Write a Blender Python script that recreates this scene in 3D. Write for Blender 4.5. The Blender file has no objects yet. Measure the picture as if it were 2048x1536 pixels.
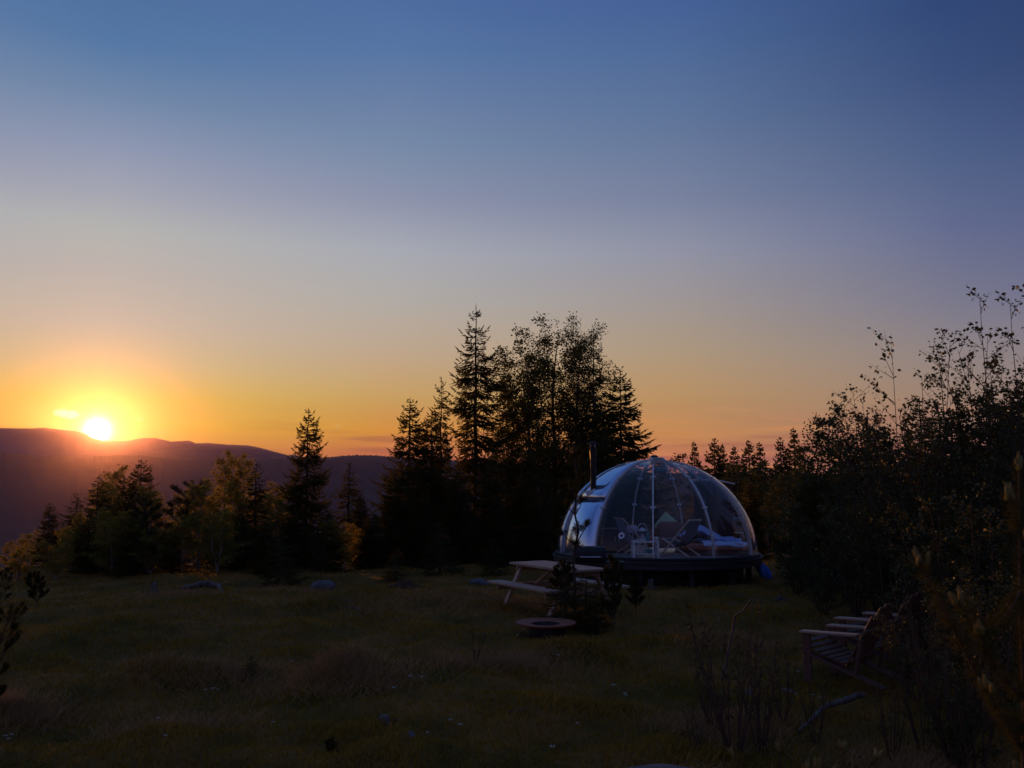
import bpy, bmesh, math, random
import numpy as np
from mathutils import Vector, Matrix

sc = bpy.context.scene
COL = sc.collection
PI = math.pi
R_ = math.radians

# ------------------------------------------------------------------ camera
FPX = 1800.0                      # focal length in photo pixels (2048 wide)
PITCH = math.atan(207 / FPX)      # eye-level line lies at row 975
CP, SP = math.cos(PITCH), math.sin(PITCH)
CAMZ = 2.11
cam = bpy.data.cameras.new('camera')
cam_o = bpy.data.objects.new('camera', cam)
COL.objects.link(cam_o)
sc.camera = cam_o
cam.lens = 36 * FPX / 2048
cam.clip_start = 0.1
cam.clip_end = 60000
cam_o.location = (0, 0, CAMZ)
cam_o.rotation_euler = (PI / 2 + PITCH, 0, 0)
cam.dof.use_dof = True
cam.dof.focus_distance = 21
cam.dof.aperture_fstop = 3.2


def ray(px, py):
    cx, cy = (px - 1024) / FPX, (768 - py) / FPX
    v = Vector((cx, CP - cy * SP, cy * CP + SP))
    return v


def pt(px, py, y):
    v = ray(px, py)
    return Vector((0, 0, CAMZ)) + v * (y / v.y)


def lin(c):
    return tuple((v / 255 / 12.92 if v / 255 <= .04045 else ((v / 255 + .055) / 1.055) ** 2.4) for v in c)


# ------------------------------------------------------------------ light
SUN_DIR = ray(195, 861).normalized()
SUN_AZ = math.atan2(SUN_DIR.x, SUN_DIR.y)
SUN_EL = math.asin(SUN_DIR.z)

sun = bpy.data.lights.new('sun', 'SUN')
sun.energy = 3.0
sun.angle = R_(0.5)
sun.color = (1.0, 0.37, 0.07)
sun_o = bpy.data.objects.new('sun', sun)
COL.objects.link(sun_o)
sun_o.rotation_euler = (-SUN_DIR).to_track_quat('-Z', 'Y').to_euler()
sun_o.location = (0, 0, 30)

vs = sc.view_settings
vs.view_transform = 'Standard'
vs.look = 'None'
vs.exposure = 0
vs.gamma = 1
vs.use_curve_mapping = False
cy = sc.cycles
cy.use_denoising = True
cy.max_bounces = 8
cy.diffuse_bounces = 3
cy.glossy_bounces = 4
cy.transmission_bounces = 6
cy.transparent_max_bounces = 24
cy.volume_bounces = 0
cy.sample_clamp_indirect = 4

world = bpy.data.worlds.new('World')
sc.world = world
world.use_nodes = True
wt = world.node_tree
wn, wl = wt.nodes, wt.links
bg = wn['Background']


def M(op, a, b=None, c=None, clamp=False):
    n = wn.new('ShaderNodeMath')
    n.operation = op
    n.use_clamp = clamp
    for i, v in enumerate((a, b, c)):
        if v is None:
            continue
        if isinstance(v, (int, float)):
            n.inputs[i].default_value = v
        else:
            wl.new(v, n.inputs[i])
    return n.outputs[0]


def mix(f, a, b, mode='MIX'):
    n = wn.new('ShaderNodeMix')
    n.data_type = 'RGBA'
    n.blend_type = mode
    n.clamp_factor = True
    for s, v in ((n.inputs[0], f), (n.inputs[6], a), (n.inputs[7], b)):
        if isinstance(v, (int, float)):
            s.default_value = v
        elif isinstance(v, tuple):
            s.default_value = v + (1,) if len(v) == 3 else v
        else:
            wl.new(v, s)
    return n.outputs[2]


def sstep(v, a, b):
    n = wn.new('ShaderNodeMapRange')
    n.interpolation_type = 'SMOOTHSTEP'
    n.clamp = True
    wl.new(v, n.inputs[0])
    n.inputs[1].default_value = a
    n.inputs[2].default_value = b
    return n.outputs[0]


tc = wn.new('ShaderNodeTexCoord')
sep = wn.new('ShaderNodeSeparateXYZ')
wl.new(tc.outputs['Generated'], sep.inputs[0])
DX, DY, DZ = sep.outputs
hl = M('SQRT', M('MAXIMUM', M('ADD', M('MULTIPLY', DX, DX), M('MULTIPLY', DY, DY)), 1e-6))
cosaz = M('DIVIDE', M('ADD', M('MULTIPLY', DX, math.sin(SUN_AZ)), M('MULTIPLY', DY, math.cos(SUN_AZ))), hl)
AZ = M('ARCCOSINE', M('MINIMUM', M('MAXIMUM', cosaz, -1.0), 1.0))      # angle from the sun's bearing
cosg = M('ADD', M('ADD', M('MULTIPLY', DX, SUN_DIR.x), M('MULTIPLY', DY, SUN_DIR.y)), M('MULTIPLY', DZ, SUN_DIR.z))
GAM = M('ARCCOSINE', M('MINIMUM', M('MAXIMUM', cosg, -1.0), 1.0))      # angle from the sun

ZEN = (60, 88, 138)
sky_cols = [  # photo column, [(row, sRGB)] : how the dusk sky grades with height, at growing angles from the sun
    (305, [(0, (75, 116, 165)), (100, (81, 125, 172)), (200, (112, 142, 177)), (300, (146, 160, 188)), (400, (173, 178, 190)), (460, (188, 192, 188)), (550, (200, 193, 184)), (650, (214, 200, 178)), (730, (226, 208, 148)), (800, (246, 214, 60)), (850, (254, 212, 0)), (900, (236, 160, 0))]),
    (785, [(0, (76, 113, 167)), (100, (84, 123, 172)), (200, (106, 134, 173)), (300, (122, 147, 177)), (400, (147, 157, 182)), (500, (176, 183, 192)), (600, (189, 187, 178)), (700, (207, 185, 153)), (800, (227, 183, 92)), (860, (245, 166, 13)), (910, (214, 112, 58))]),
    (1365, [(0, (64, 100, 157)), (100, (75, 111, 159)), (250, (96, 124, 162)), (400, (124, 139, 168)), (500, (151, 158, 176)), (600, (168, 163, 159)), (700, (187, 168, 135)), (800, (211, 168, 99)), (870, (231, 162, 78)), (915, (206, 120, 84))]),
    (1925, [(0, (37, 73, 123)), (150, (50, 83, 130)), (300, (71, 100, 142)), (450, (96, 113, 151)), (600, (124, 130, 150)), (700, (149, 144, 141)), (800, (169, 149, 122)), (900, (160, 120, 100))]),
]
_a, _b = dict(sky_cols[2][1]), sky_cols[3][1]
sky_cols.append((2400, [(r, tuple(max(8, c + (c - d) * .45) for c, d in zip(v, w))) for (r, v), w in zip(_b, [np.array([np.interp(r, sorted(_a), [_a[q][k] for q in sorted(_a)]) for k in range(3)]) for r, _ in _b])]))
ramps, angs = [], []
for px, stops in sky_cols:
    n = wn.new('ShaderNodeValToRGB')
    cr = n.color_ramp
    cr.interpolation = 'LINEAR'
    pts = []
    for py, c in stops:
        v = ray(px, py).normalized()
        pts.append((v.z, lin(c)))
    pts.append((1.0, lin(ZEN)))
    pts.append((0.0, tuple(x * .8 for x in lin(stops[-1][1]))))
    pts.sort()
    while len(cr.elements) < len(pts):
        cr.elements.new(0.5)
    for e, (p, c) in zip(cr.elements, pts):
        e.position = p
        e.color = c + (1,)
    wl.new(DZ, n.inputs[0])
    ramps.append(n.outputs[0])
    v = ray(px, 700)
    angs.append(abs(math.atan2(v.x, v.y) - SUN_AZ))
n = wn.new('ShaderNodeValToRGB')      # the half of the sky away from the sun: slate blue over a mauve horizon
cr = n.color_ramp
cols = [(0, (112, 100, 118)), (.12, (112, 108, 138)), (.3, (86, 100, 146)), (1, ZEN)]
while len(cr.elements) < len(cols):
    cr.elements.new(.5)
for e, (p, c) in zip(cr.elements, cols):
    e.position = p
    e.color = lin(c) + (1,)
wl.new(DZ, n.inputs[0])
ramps.append(n.outputs[0])
angs.append(R_(125))
angs[0] = 0.0


def mrange(v, a, b):
    k = wn.new('ShaderNodeMapRange')
    k.clamp = True
    wl.new(v, k.inputs[0])
    k.inputs[1].default_value = a
    k.inputs[2].default_value = b
    return k.outputs[0]


sky = ramps[0]
for i in range(1, len(ramps)):
    sky = mix(mrange(AZ, angs[i - 1], angs[i]), sky, ramps[i])
nish = wn.new('ShaderNodeTexSky')
nish.sky_type = 'NISHITA'
nish.sun_disc = False
nish.sun_elevation = SUN_EL
nish.sun_rotation = SUN_AZ
nish.ozone_density = 4
nish.dust_density = 2
nsc = mix(1.0, nish.outputs[0], (0.05, 0.05, 0.05), 'MULTIPLY')
sky = mix(0.06, sky, nsc)

# thin streaks of cloud low over the horizon
vm = wn.new('ShaderNodeVectorMath')
vm.operation = 'MULTIPLY'
wl.new(tc.outputs['Generated'], vm.inputs[0])
vm.inputs[1].default_value = (5.0, 5.0, 95.0)
no = wn.new('ShaderNodeTexNoise')
no.inputs['Scale'].default_value = 1.0
no.inputs['Detail'].default_value = 5
no.inputs['Roughness'].default_value = .55
wl.new(vm.outputs[0], no.inputs['Vector'])
NOI = no.outputs[0]
band = M('MULTIPLY', sstep(DZ, 0.10, 0.045), sstep(DZ, 0.005, 0.02))
band = M('MULTIPLY', band, sstep(AZ, R_(5), R_(16)))
band = M('MULTIPLY', band, sstep(AZ, R_(75), R_(45)))
lightS = M('MULTIPLY', sstep(NOI, 0.52, 0.66), band)
darkS = M('MULTIPLY', sstep(NOI, 0.50, 0.36), band)
sky = mix(M('MULTIPLY', lightS, .55), sky, lin((250, 165, 80)))
sky = mix(M('MULTIPLY', darkS, .50), sky, lin((170, 92, 62)))

# small bright clouds lit by the sun
no2 = wn.new('ShaderNodeTexNoise')
no2.inputs['Scale'].default_value = 90
no2.inputs['Detail'].default_value = 3
wl.new(tc.outputs['Generated'], no2.inputs['Vector'])
for (cpx, cpy, wpx, hpx, amt, colr) in ((133, 828, 21, 8.5, 1.0, (1.25, 1.05, .62)), (279, 838, 8, 4, .35, (1.1, .8, .45)), (675, 852, 8, 4, .5, lin((245, 190, 90))),
                                        (1475, 820, 60, 4, .25, lin((225, 170, 110))), (1580, 838, 90, 4, .3, lin((226, 160, 100)))):
    cdir = ray(cpx, cpy).normalized()
    right = Vector((cdir.y, -cdir.x, 0)).normalized()
    up = right.cross(cdir)

    def dot(v):
        return M('ADD', M('ADD', M('MULTIPLY', DX, v.x), M('MULTIPLY', DY, v.y)), M('MULTIPLY', DZ, v.z))
    uu = M('DIVIDE', dot(right), wpx / FPX)
    vv = M('DIVIDE', M('ADD', dot(up), M('MULTIPLY', dot(right), .10)), hpx / FPX)
    rr = M('ADD', M('MULTIPLY', uu, uu), M('MULTIPLY', vv, vv))
    rr = M('ADD', rr, M('MULTIPLY', M('SUBTRACT', no2.outputs[0], .5), 2.4))
    sky = mix(M('MULTIPLY', M('MULTIPLY', sstep(rr, 1.3, .3), amt), sstep(dot(cdir), .5, .6)), sky, tuple(colr))

# the sun and the bright air around it
def gauss(sig):
    q = M('DIVIDE', GAM, R_(sig))
    return M('POWER', 2.718, M('MULTIPLY', M('MULTIPLY', q, q), -1.0))


def add(col, f, rgb):
    k = wn.new('ShaderNodeVectorMath')
    k.operation = 'MULTIPLY_ADD'
    k.inputs[0].default_value = rgb
    cb = wn.new('ShaderNodeCombineXYZ')
    for i in range(3):
        wl.new(f, cb.inputs[i])
    wl.new(cb.outputs[0], k.inputs[1])
    wl.new(col, k.inputs[2])
    return k.outputs[0]


sky = add(sky, M('POWER', 2.718, M('DIVIDE', GAM, -R_(1.3))), (.30, .22, .06))
sky = add(sky, gauss(.58), (7.0, 6.0, 3.8))
wl.new(sky, bg.inputs[0])
bg.inputs[1].default_value = 1.0


# ------------------------------------------------------------------ materials
def mat(name, base, rough=.8, noise=None, metallic=0, bump=0, translucent=0, island=0, base2=None, spec=.3, scale=6, coat=0, tcol=None):
    m = bpy.data.materials.new(name)
    m.use_nodes = True
    nt = m.node_tree
    b = nt.nodes['Principled BSDF']
    b.inputs['Roughness'].default_value = rough
    b.inputs['Metallic'].default_value = metallic
    b.inputs['Specular IOR Level'].default_value = spec
    b.inputs['Coat Weight'].default_value = coat
    b.inputs['Base Color'].default_value = tuple(base) + (1,)
    src = None
    if base2 is not None:
        t = nt.nodes.new('ShaderNodeTexCoord')
        no = nt.nodes.new('ShaderNodeTexNoise')
        no.inputs['Scale'].default_value = scale
        no.inputs['Detail'].default_value = 6
        no.inputs['Roughness'].default_value = .65
        mp = nt.nodes.new('ShaderNodeMapping')
        mp.inputs['Scale'].default_value = noise or (1, 1, 1)
        nt.links.new(t.outputs['Object'], mp.inputs[0])
        nt.links.new(mp.outputs[0], no.inputs['Vector'])
        rp = nt.nodes.new('ShaderNodeMapRange')
        rp.inputs[1].default_value = .32
        rp.inputs[2].default_value = .68
        nt.links.new(no.outputs[0], rp.inputs[0])
        fac = rp.outputs[0]
        if island:
            g = nt.nodes.new('ShaderNodeNewGeometry')
            mm = nt.nodes.new('ShaderNodeMix')
            mm.inputs[0].default_value = island
            nt.links.new(fac, mm.inputs[2])
            nt.links.new(g.outputs['Random Per Island'], mm.inputs[3])
            fac = mm.outputs[0]
        mx = nt.nodes.new('ShaderNodeMix')
        mx.data_type = 'RGBA'
        mx.inputs[6].default_value = tuple(base) + (1,)
        mx.inputs[7].default_value = tuple(base2) + (1,)
        nt.links.new(fac, mx.inputs[0])
        src = mx.outputs[2]
        nt.links.new(src, b.inputs['Base Color'])
        if bump:
            bp = nt.nodes.new('ShaderNodeBump')
            bp.inputs['Strength'].default_value = bump
            bp.inputs['Distance'].default_value = .02
            nt.links.new(no.outputs[0], bp.inputs['Height'])
            nt.links.new(bp.outputs[0], b.inputs['Normal'])
    if translucent:
        tr = nt.nodes.new('ShaderNodeBsdfTranslucent')
        if tcol:
            tr.inputs[0].default_value = tuple(tcol) + (1,)
        elif src:
            nt.links.new(src, tr.inputs[0])
        else:
            tr.inputs[0].default_value = tuple(base) + (1,)
        ms = nt.nodes.new('ShaderNodeMixShader')
        ms.inputs[0].default_value = translucent
        nt.links.new(b.outputs[0], ms.inputs[1])
        nt.links.new(tr.outputs[0], ms.inputs[2])
        nt.links.new(ms.outputs[0], nt.nodes['Material Output'].inputs[0])
    return m


MAT = dict(
    needle=mat('spruce_needles', (.030, .042, .014), .85, base2=(.055, .070, .022), translucent=.3, tcol=(.18, .14, .02), island=.7, scale=1.2, spec=.15),
    pine=mat('pine_needles', (.035, .050, .016), .85, base2=(.060, .075, .024), translucent=.3, tcol=(.08, .075, .018), island=.7, scale=2, spec=.15),
    leaf=mat('backlit_birch_leaves', (.05, .065, .012), .7, base2=(.10, .105, .020), translucent=.5, tcol=(.46, .33, .04), island=.7, scale=1.5, spec=.2),  # orange backlight glow put into the translucent colour
    leafdark=mat('shaded_birch_leaves', (.035, .048, .012), .7, base2=(.07, .08, .018), translucent=.35, tcol=(.10, .10, .02), island=.7, scale=1.5, spec=.2),  # shaded copy of the birch leaves, coloured without the backlight glow
    leafy=mat('alder_leaves', (.028, .036, .012), .5, base2=(.10, .105, .028), translucent=.35, tcol=(.07, .07, .018), island=.75, scale=1.5, spec=.25),
    candle=mat('pine_candles', (.22, .15, .045), .7, base2=(.17, .16, .045), scale=20),
    bark=mat('dark_bark', (.040, .028, .020), .95, base2=(.085, .062, .045), noise=(1, 1, .25), bump=.5, scale=14),
    birchbark=mat('pale_bark', (.32, .28, .24), .8, base2=(.10, .085, .075), noise=(1, 1, 3), scale=5),
    redbark=mat('reddish_bark', (.060, .034, .022), .9, base2=(.12, .07, .045), scale=12),
    grass=mat('meadow_blades', (.080, .084, .006), .85, base2=(.42, .20, .036), translucent=.25, tcol=(.25, .20, .05), island=.30, scale=.8, spec=.05),
    straw=mat('dry_straw', (.54, .34, .16), .9, base2=(.32, .20, .09), island=.6, scale=2, translucent=.2),
    ground=mat('meadow_soil', (.05, .046, .008), .95, base2=(.22, .11, .032), scale=.8, bump=.8, spec=.1),
    hill=mat('forested_hill', (.022, .026, .024), .95, base2=(.045, .048, .040), scale=.004, spec=.1),
    rock=mat('grey_stone', (.05, .05, .06), .85, base2=(.13, .135, .155), scale=5, bump=.6),
    deadwood=mat('weathered_wood', (.06, .05, .046), .85, base2=(.15, .13, .12), noise=(1, 1, .2), scale=12, bump=.4),
    plank=mat('silvered_plank', (.40, .28, .21), .5, base2=(.25, .165, .12), noise=(1, 8, 8), scale=3, bump=.25, spec=.5),
    redwood=mat('stained_pine', (.13, .065, .045), .6, base2=(.09, .042, .03), noise=(1, 8, 8), scale=3, bump=.25, spec=.5),
    rust=mat('rusted_steel', (.30, .095, .055), .65, base2=(.17, .06, .04), scale=9, bump=.2, metallic=.3),
    soot=mat('sooty_steel', (.015, .015, .016), .5, base2=(.03, .028, .026), scale=8, metallic=.5),
    black=mat('black_enamel', (.010, .010, .011), .5, base2=(.016, .016, .017), scale=10, spec=.3),
    alu=mat('aluminium', (.66, .68, .72), .35, base2=(.54, .56, .60), scale=12, metallic=.35, spec=.6),
    deck=mat('dark_decking', (.028, .03, .04), .6, base2=(.05, .05, .06), noise=(1, 10, 10), scale=3, spec=.4),
    floor=mat('pale_floor', (.46, .43, .41), .3, base2=(.36, .33, .32), noise=(1, 8, 1), scale=2.5, spec=.5),
    white=mat('white_paint', (.74, .74, .74), .5, base2=(.66, .66, .66), scale=8),
    duvet=mat('blue_cotton', (.44, .58, .88), .9, base2=(.58, .70, .92), scale=4, bump=.2),
    throw=mat('navy_wool', (.24, .36, .68), .95, base2=(.34, .46, .78), scale=14, bump=.4),
    green=mat('pale_green_cloth', (.45, .66, .38), .9, base2=(.55, .74, .47), scale=9, bump=.3),
    fur=mat('brown_plush', (.30, .14, .10), .95, base2=(.19, .085, .06), scale=25, bump=.9),
    canvas=mat('dark_canvas', (.06, .05, .075), .9, base2=(.09, .075, .10), scale=30, bump=.2),
    lilac=mat('grey_canvas', (.42, .40, .52), .9, base2=(.52, .50, .62), scale=20, bump=.2),
    frame=mat('beech_wood', (.60, .47, .38), .5, base2=(.48, .36, .28), noise=(1, 1, .2), scale=14),
    cabinet=mat('brown_board', (.11, .055, .05), .6, base2=(.08, .04, .038), noise=(1, 1, .2), scale=8),
    mattress=mat('terracotta_cloth', (.46, .20, .14), .9, base2=(.38, .16, .11), scale=18, bump=.2),
    teal=mat('teal_enamel', (.03, .22, .25), .3, spec=.5),
    red=mat('red_enamel', (.45, .03, .035), .3, spec=.5),
    tarp=mat('blue_tarpaulin', (.03, .11, .50), .5, base2=(.06, .18, .62), scale=14, bump=.5),
    sticker=mat('white_vinyl', (.72, .80, .90), .4),
    stickerb=mat('blue_vinyl', (.08, .25, .52), .4),
    flower=mat('white_petals', (.48, .47, .42), .7, translucent=.2),
    foil=mat('reflective_panel', (.60, .76, .98), .14, base2=(.54, .70, .94), scale=2.5, metallic=.88),
)


def glass_mat(name, tint, rough=.02, ior=1.5):
    m = bpy.data.materials.new(name)
    m.use_nodes = True
    nt = m.node_tree
    nt.nodes.remove(nt.nodes['Principled BSDF'])
    t = nt.nodes.new('ShaderNodeBsdfTransparent')
    t.inputs[0].default_value = tint + (1,)
    g = nt.nodes.new('ShaderNodeBsdfGlossy')
    g.inputs['Roughness'].default_value = rough
    lw = nt.nodes.new('ShaderNodeLayerWeight')      # Schlick's fresnel, the same from both sides of the thin sheet
    lw.inputs[0].default_value = .5
    pw_ = nt.nodes.new('ShaderNodeMath')
    pw_.operation = 'POWER'
    pw_.inputs[1].default_value = 5
    nt.links.new(lw.outputs['Facing'], pw_.inputs[0])
    f = nt.nodes.new('ShaderNodeMath')
    f.operation = 'MULTIPLY_ADD'
    f.inputs[1].default_value = .95
    f.inputs[2].default_value = .027
    nt.links.new(pw_.outputs[0], f.inputs[0])
    nx = nt.nodes.new('ShaderNodeTexNoise')
    nx.inputs['Scale'].default_value = 2.2
    bp = nt.nodes.new('ShaderNodeBump')
    bp.inputs['Strength'].default_value = .12
    bp.inputs['Distance'].default_value = .05
    tx = nt.nodes.new('ShaderNodeTexCoord')
    nt.links.new(tx.outputs['Object'], nx.inputs['Vector'])
    nt.links.new(nx.outputs[0], bp.inputs['Height'])
    nt.links.new(bp.outputs[0], g.inputs['Normal'])
    ms = nt.nodes.new('ShaderNodeMixShader')
    nt.links.new(f.outputs[0], ms.inputs[0])
    nt.links.new(t.outputs[0], ms.inputs[1])
    nt.links.new(g.outputs[0], ms.inputs[2])
    nt.links.new(ms.outputs[0], nt.nodes['Material Output'].inputs[0])
    return m


MAT['pane'] = glass_mat('clear_polycarbonate', (.975, .98, .99))
MAT['glass'] = glass_mat('clear_glass', (.85, .88, .90))


# ------------------------------------------------------------------ mesh helpers
def np_mesh(name, V, F):
    V = np.asarray(V, dtype=np.float32)
    F = np.asarray(F, dtype=np.int32)
    me = bpy.data.meshes.new(name)
    me.vertices.add(len(V))
    me.vertices.foreach_set('co', V.ravel())
    me.loops.add(F.size)
    me.loops.foreach_set('vertex_index', F.ravel())
    me.polygons.add(len(F))
    me.polygons.foreach_set('loop_start', np.arange(0, F.size, F.shape[1], dtype=np.int32))
    me.update(calc_edges=True)
    return me


def link(name, me, m=None, parent=None, smooth=False, bevel=0):
    o = bpy.data.objects.new(name, me)
    COL.objects.link(o)
    if m is not None and len(me.materials) == 0:
        me.materials.append(MAT[m] if isinstance(m, str) else m)
    if parent is not None:
        o.parent = parent
    if smooth:
        me.polygons.foreach_set('use_smooth', [True] * len(me.polygons))
    if bevel:
        b = o.modifiers.new('bevel', 'BEVEL')
        b.width = bevel
        b.segments = 1
    return o


def tag(o, label=None, cat=None, group=None, kind=None):
    if label:
        o['label'] = label
    if cat:
        o['category'] = cat
    if group:
        o['group'] = group
    if kind:
        o['kind'] = kind
    return o


def thing(name, loc, label, cat, rotz=0, group=None, scale=None):
    o = bpy.data.objects.new(name, None)
    COL.objects.link(o)
    o.location = loc
    o.rotation_euler = (0, 0, rotz)
    o.empty_display_size = .2
    if scale:
        o.scale = scale
    return tag(o, label, cat, group)


class MB:
    def __init__(s):
        s.v, s.f = [], []

    def face(s, pts):
        b = len(s.v)
        s.v += [tuple(p) for p in pts]
        s.f.append(tuple(range(b, b + len(pts))))
        return s

    def box(s, c, size, rot=None):
        c = Vector(c)
        rot = rot or Matrix.Identity(3)
        h = Vector(size) / 2
        b = len(s.v)
        for i in range(8):
            q = Vector((h.x * (1 if i & 1 else -1), h.y * (1 if i & 2 else -1), h.z * (1 if i & 4 else -1)))
            s.v.append(tuple(c + rot @ q))
        for f in ((0, 2, 3, 1), (4, 5, 7, 6), (0, 1, 5, 4), (2, 6, 7, 3), (0, 4, 6, 2), (1, 3, 7, 5)):
            s.f.append(tuple(b + i for i in f))
        return s

    def beam(s, p0, p1, w, t, up=(0, 0, 1)):
        p0, p1 = Vector(p0), Vector(p1)
        d = p1 - p0
        x = d.normalized()
        u = Vector(up)
        y = u.cross(x)
        if y.length < 1e-4:
            y = Vector((0, 1, 0)).cross(x)
        y.normalize()
        z = x.cross(y)
        s.box((p0 + p1) / 2, (d.length, w, t), Matrix((x, y, z)).transposed())
        return s

    def tube(s, path, rad, k=8, cap=True):
        path = [Vector(p) for p in path]
        if not isinstance(rad, (list, tuple)):
            rad = [rad] * len(path)
        b0 = len(s.v)
        pre = None
        for i, p in enumerate(path):
            a = path[max(i - 1, 0)]
            c = path[min(i + 1, len(path) - 1)]
            t = (c - a).normalized()
            if pre is None:
                u = t.orthogonal().normalized()
            else:
                u = (pre - t * pre.dot(t))
                u = u.normalized() if u.length > 1e-5 else t.orthogonal().normalized()
            pre = u
            w = t.cross(u)
            for j in range(k):
                an = 2 * PI * j / k
                s.v.append(tuple(p + (u * math.cos(an) + w * math.sin(an)) * rad[i]))
        for i in range(len(path) - 1):
            for j in range(k):
                a, b = b0 + i * k + j, b0 + i * k + (j + 1) % k
                s.f.append((a, b, b + k, a + k))
        if cap:
            s.f.append(tuple(b0 + j for j in range(k))[::-1])
            e = b0 + (len(path) - 1) * k
            s.f.append(tuple(e + j for j in range(k)))
        return s

    def lathe(s, prof, k=32, c=(0, 0, 0), closed=False):
        c = Vector(c)
        b0 = len(s.v)
        for r, z in prof:
            for j in range(k):
                an = 2 * PI * j / k
                s.v.append((c.x + r * math.cos(an), c.y + r * math.sin(an), c.z + z))
        n = len(prof)
        for i in range(n if closed else n - 1):
            for j in range(k):
                a, b = b0 + i * k + j, b0 + i * k + (j + 1) % k
                i2 = (i + 1) % n
                cc, d = b0 + i2 * k + (j + 1) % k, b0 + i2 * k + j
                s.f.append((a, b, cc, d))
        return s

    def build(s, name, m, parent=None, smooth=False, bevel=0):
        me = bpy.data.meshes.new(name)
        me.from_pydata(s.v, [], s.f)
        me.update()
        return link(name, me, m, parent, smooth, bevel)


def tubes(P0, P1, R0, R1, k=4):
    P0, P1 = np.asarray(P0, float), np.asarray(P1, float)
    R0, R1 = np.asarray(R0, float), np.asarray(R1, float)
    n = len(P0)
    t = P1 - P0
    t /= np.maximum(np.linalg.norm(t, axis=1, keepdims=True), 1e-9)
    ref = np.where(np.abs(t[:, 2:3]) < .9, np.array([[0, 0, 1.]]), np.array([[1., 0, 0]]))
    u = np.cross(t, ref)
    u /= np.maximum(np.linalg.norm(u, axis=1, keepdims=True), 1e-9)
    w = np.cross(t, u)
    V = np.zeros((n, 2, k, 3))
    for j in range(k):
        a = 2 * PI * j / k
        d = u * math.cos(a) + w * math.sin(a)
        V[:, 0, j] = P0 + d * R0[:, None]
        V[:, 1, j] = P1 + d * R1[:, None]
    V = V.reshape(-1, 3)
    base = np.arange(n)[:, None, None] * 2 * k
    j = np.arange(k)
    q = np.stack([j, (j + 1) % k, (j + 1) % k + k, j + k], axis=1)[None]
    F = (base + q).reshape(-1, 4)
    return V, F


def spikes(P0, P1, W):
    """crossed slender diamonds: needle-clad twigs"""
    P0, P1, W = np.asarray(P0, float), np.asarray(P1, float), np.asarray(W, float)
    n = len(P0)
    t = P1 - P0
    L = np.maximum(np.linalg.norm(t, axis=1, keepdims=True), 1e-9)
    t = t / L
    ref = np.where(np.abs(t[:, 2:3]) < .9, np.array([[0, 0, 1.]]), np.array([[1., 0, 0]]))
    u = np.cross(t, ref)
    u /= np.maximum(np.linalg.norm(u, axis=1, keepdims=True), 1e-9)
    w = np.cross(t, u)
    mid = P0 + (P1 - P0) * .45
    V = np.zeros((n, 6, 3))
    V[:, 0] = P0
    V[:, 1] = P1
    V[:, 2] = mid + u * W[:, None]
    V[:, 3] = mid - u * W[:, None]
    V[:, 4] = mid + w * W[:, None]
    V[:, 5] = mid - w * W[:, None]
    b = np.arange(n)[:, None] * 6
    F = np.concatenate([b + np.array([[0, 2, 1, 3]]), b + np.array([[0, 4, 1, 5]])], axis=0)
    return V.reshape(-1, 3), F


def leaves(rng, C, size, jit=.3):
    C = np.asarray(C, float)
    n = len(C)
    a = rng.normal(size=(n, 3))
    a[:, 2] -= .5
    a /= np.linalg.norm(a, axis=1, keepdims=True)
    b = np.cross(a, rng.normal(size=(n, 3)))
    b /= np.maximum(np.linalg.norm(b, axis=1, keepdims=True), 1e-9)
    s = size * (1 + jit * rng.uniform(-1, 1, (n, 1)))
    V = np.zeros((n, 4, 3))
    V[:, 0] = C
    V[:, 1] = C + a * s * .5 + b * s * .38
    V[:, 2] = C + a * s
    V[:, 3] = C + a * s * .5 - b * s * .38
    F = np.arange(n)[:, None] * 4 + np.array([[0, 1, 2, 3]])
    return V.reshape(-1, 3), F


# ------------------------------------------------------------------ terrain
nr = np.random.RandomState(7)
WAVES = []
for lam, amp, cnt in ((7, .030, 4), (3.2, .016, 5), (1.5, .012, 6), (.8, .012, 7), (.45, .008, 7)):
    for _ in range(cnt):
        th = nr.uniform(0, 2 * PI)
        WAVES.append((math.cos(th) * 2 * PI / lam, math.sin(th) * 2 * PI / lam, nr.uniform(0, 2 * PI), amp / math.sqrt(cnt) * 1.6))


def sm(x, a, b):
    t = np.clip((x - a) / (b - a), 0, 1)
    return t * t * (3 - 2 * t)


MOUNDS = [(-4.0, 10.2, .22, .8), (-1.75, 10.0, .26, .55), (-5.2, 8.8, .18, .7), (-2.9, 7.6, .14, .6), (-4.6, 7.2, .16, .6), (.2, 8.4, .10, .6), (1.2, 7.4, .1, .5), (2.6, 12.4, .10, .8),
          (-2.2, 16.6, .06, 2.0), (2.6, 9.0, .10, .7), (-6.3, 9.2, .2, .6),
          (-3.2, 13.4, .09, 1.1), (.9, 11.4, .08, .9), (-6.2, 12.8, .10, 1.2), (3.7, 15.0, .08, 1.0), (-.8, 12.8, .07, .8), (-1.0, 7.0, .09, .5), (1.9, 10.2, .08, .6), (-5.0, 15.2, .08, 1.3)]


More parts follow.
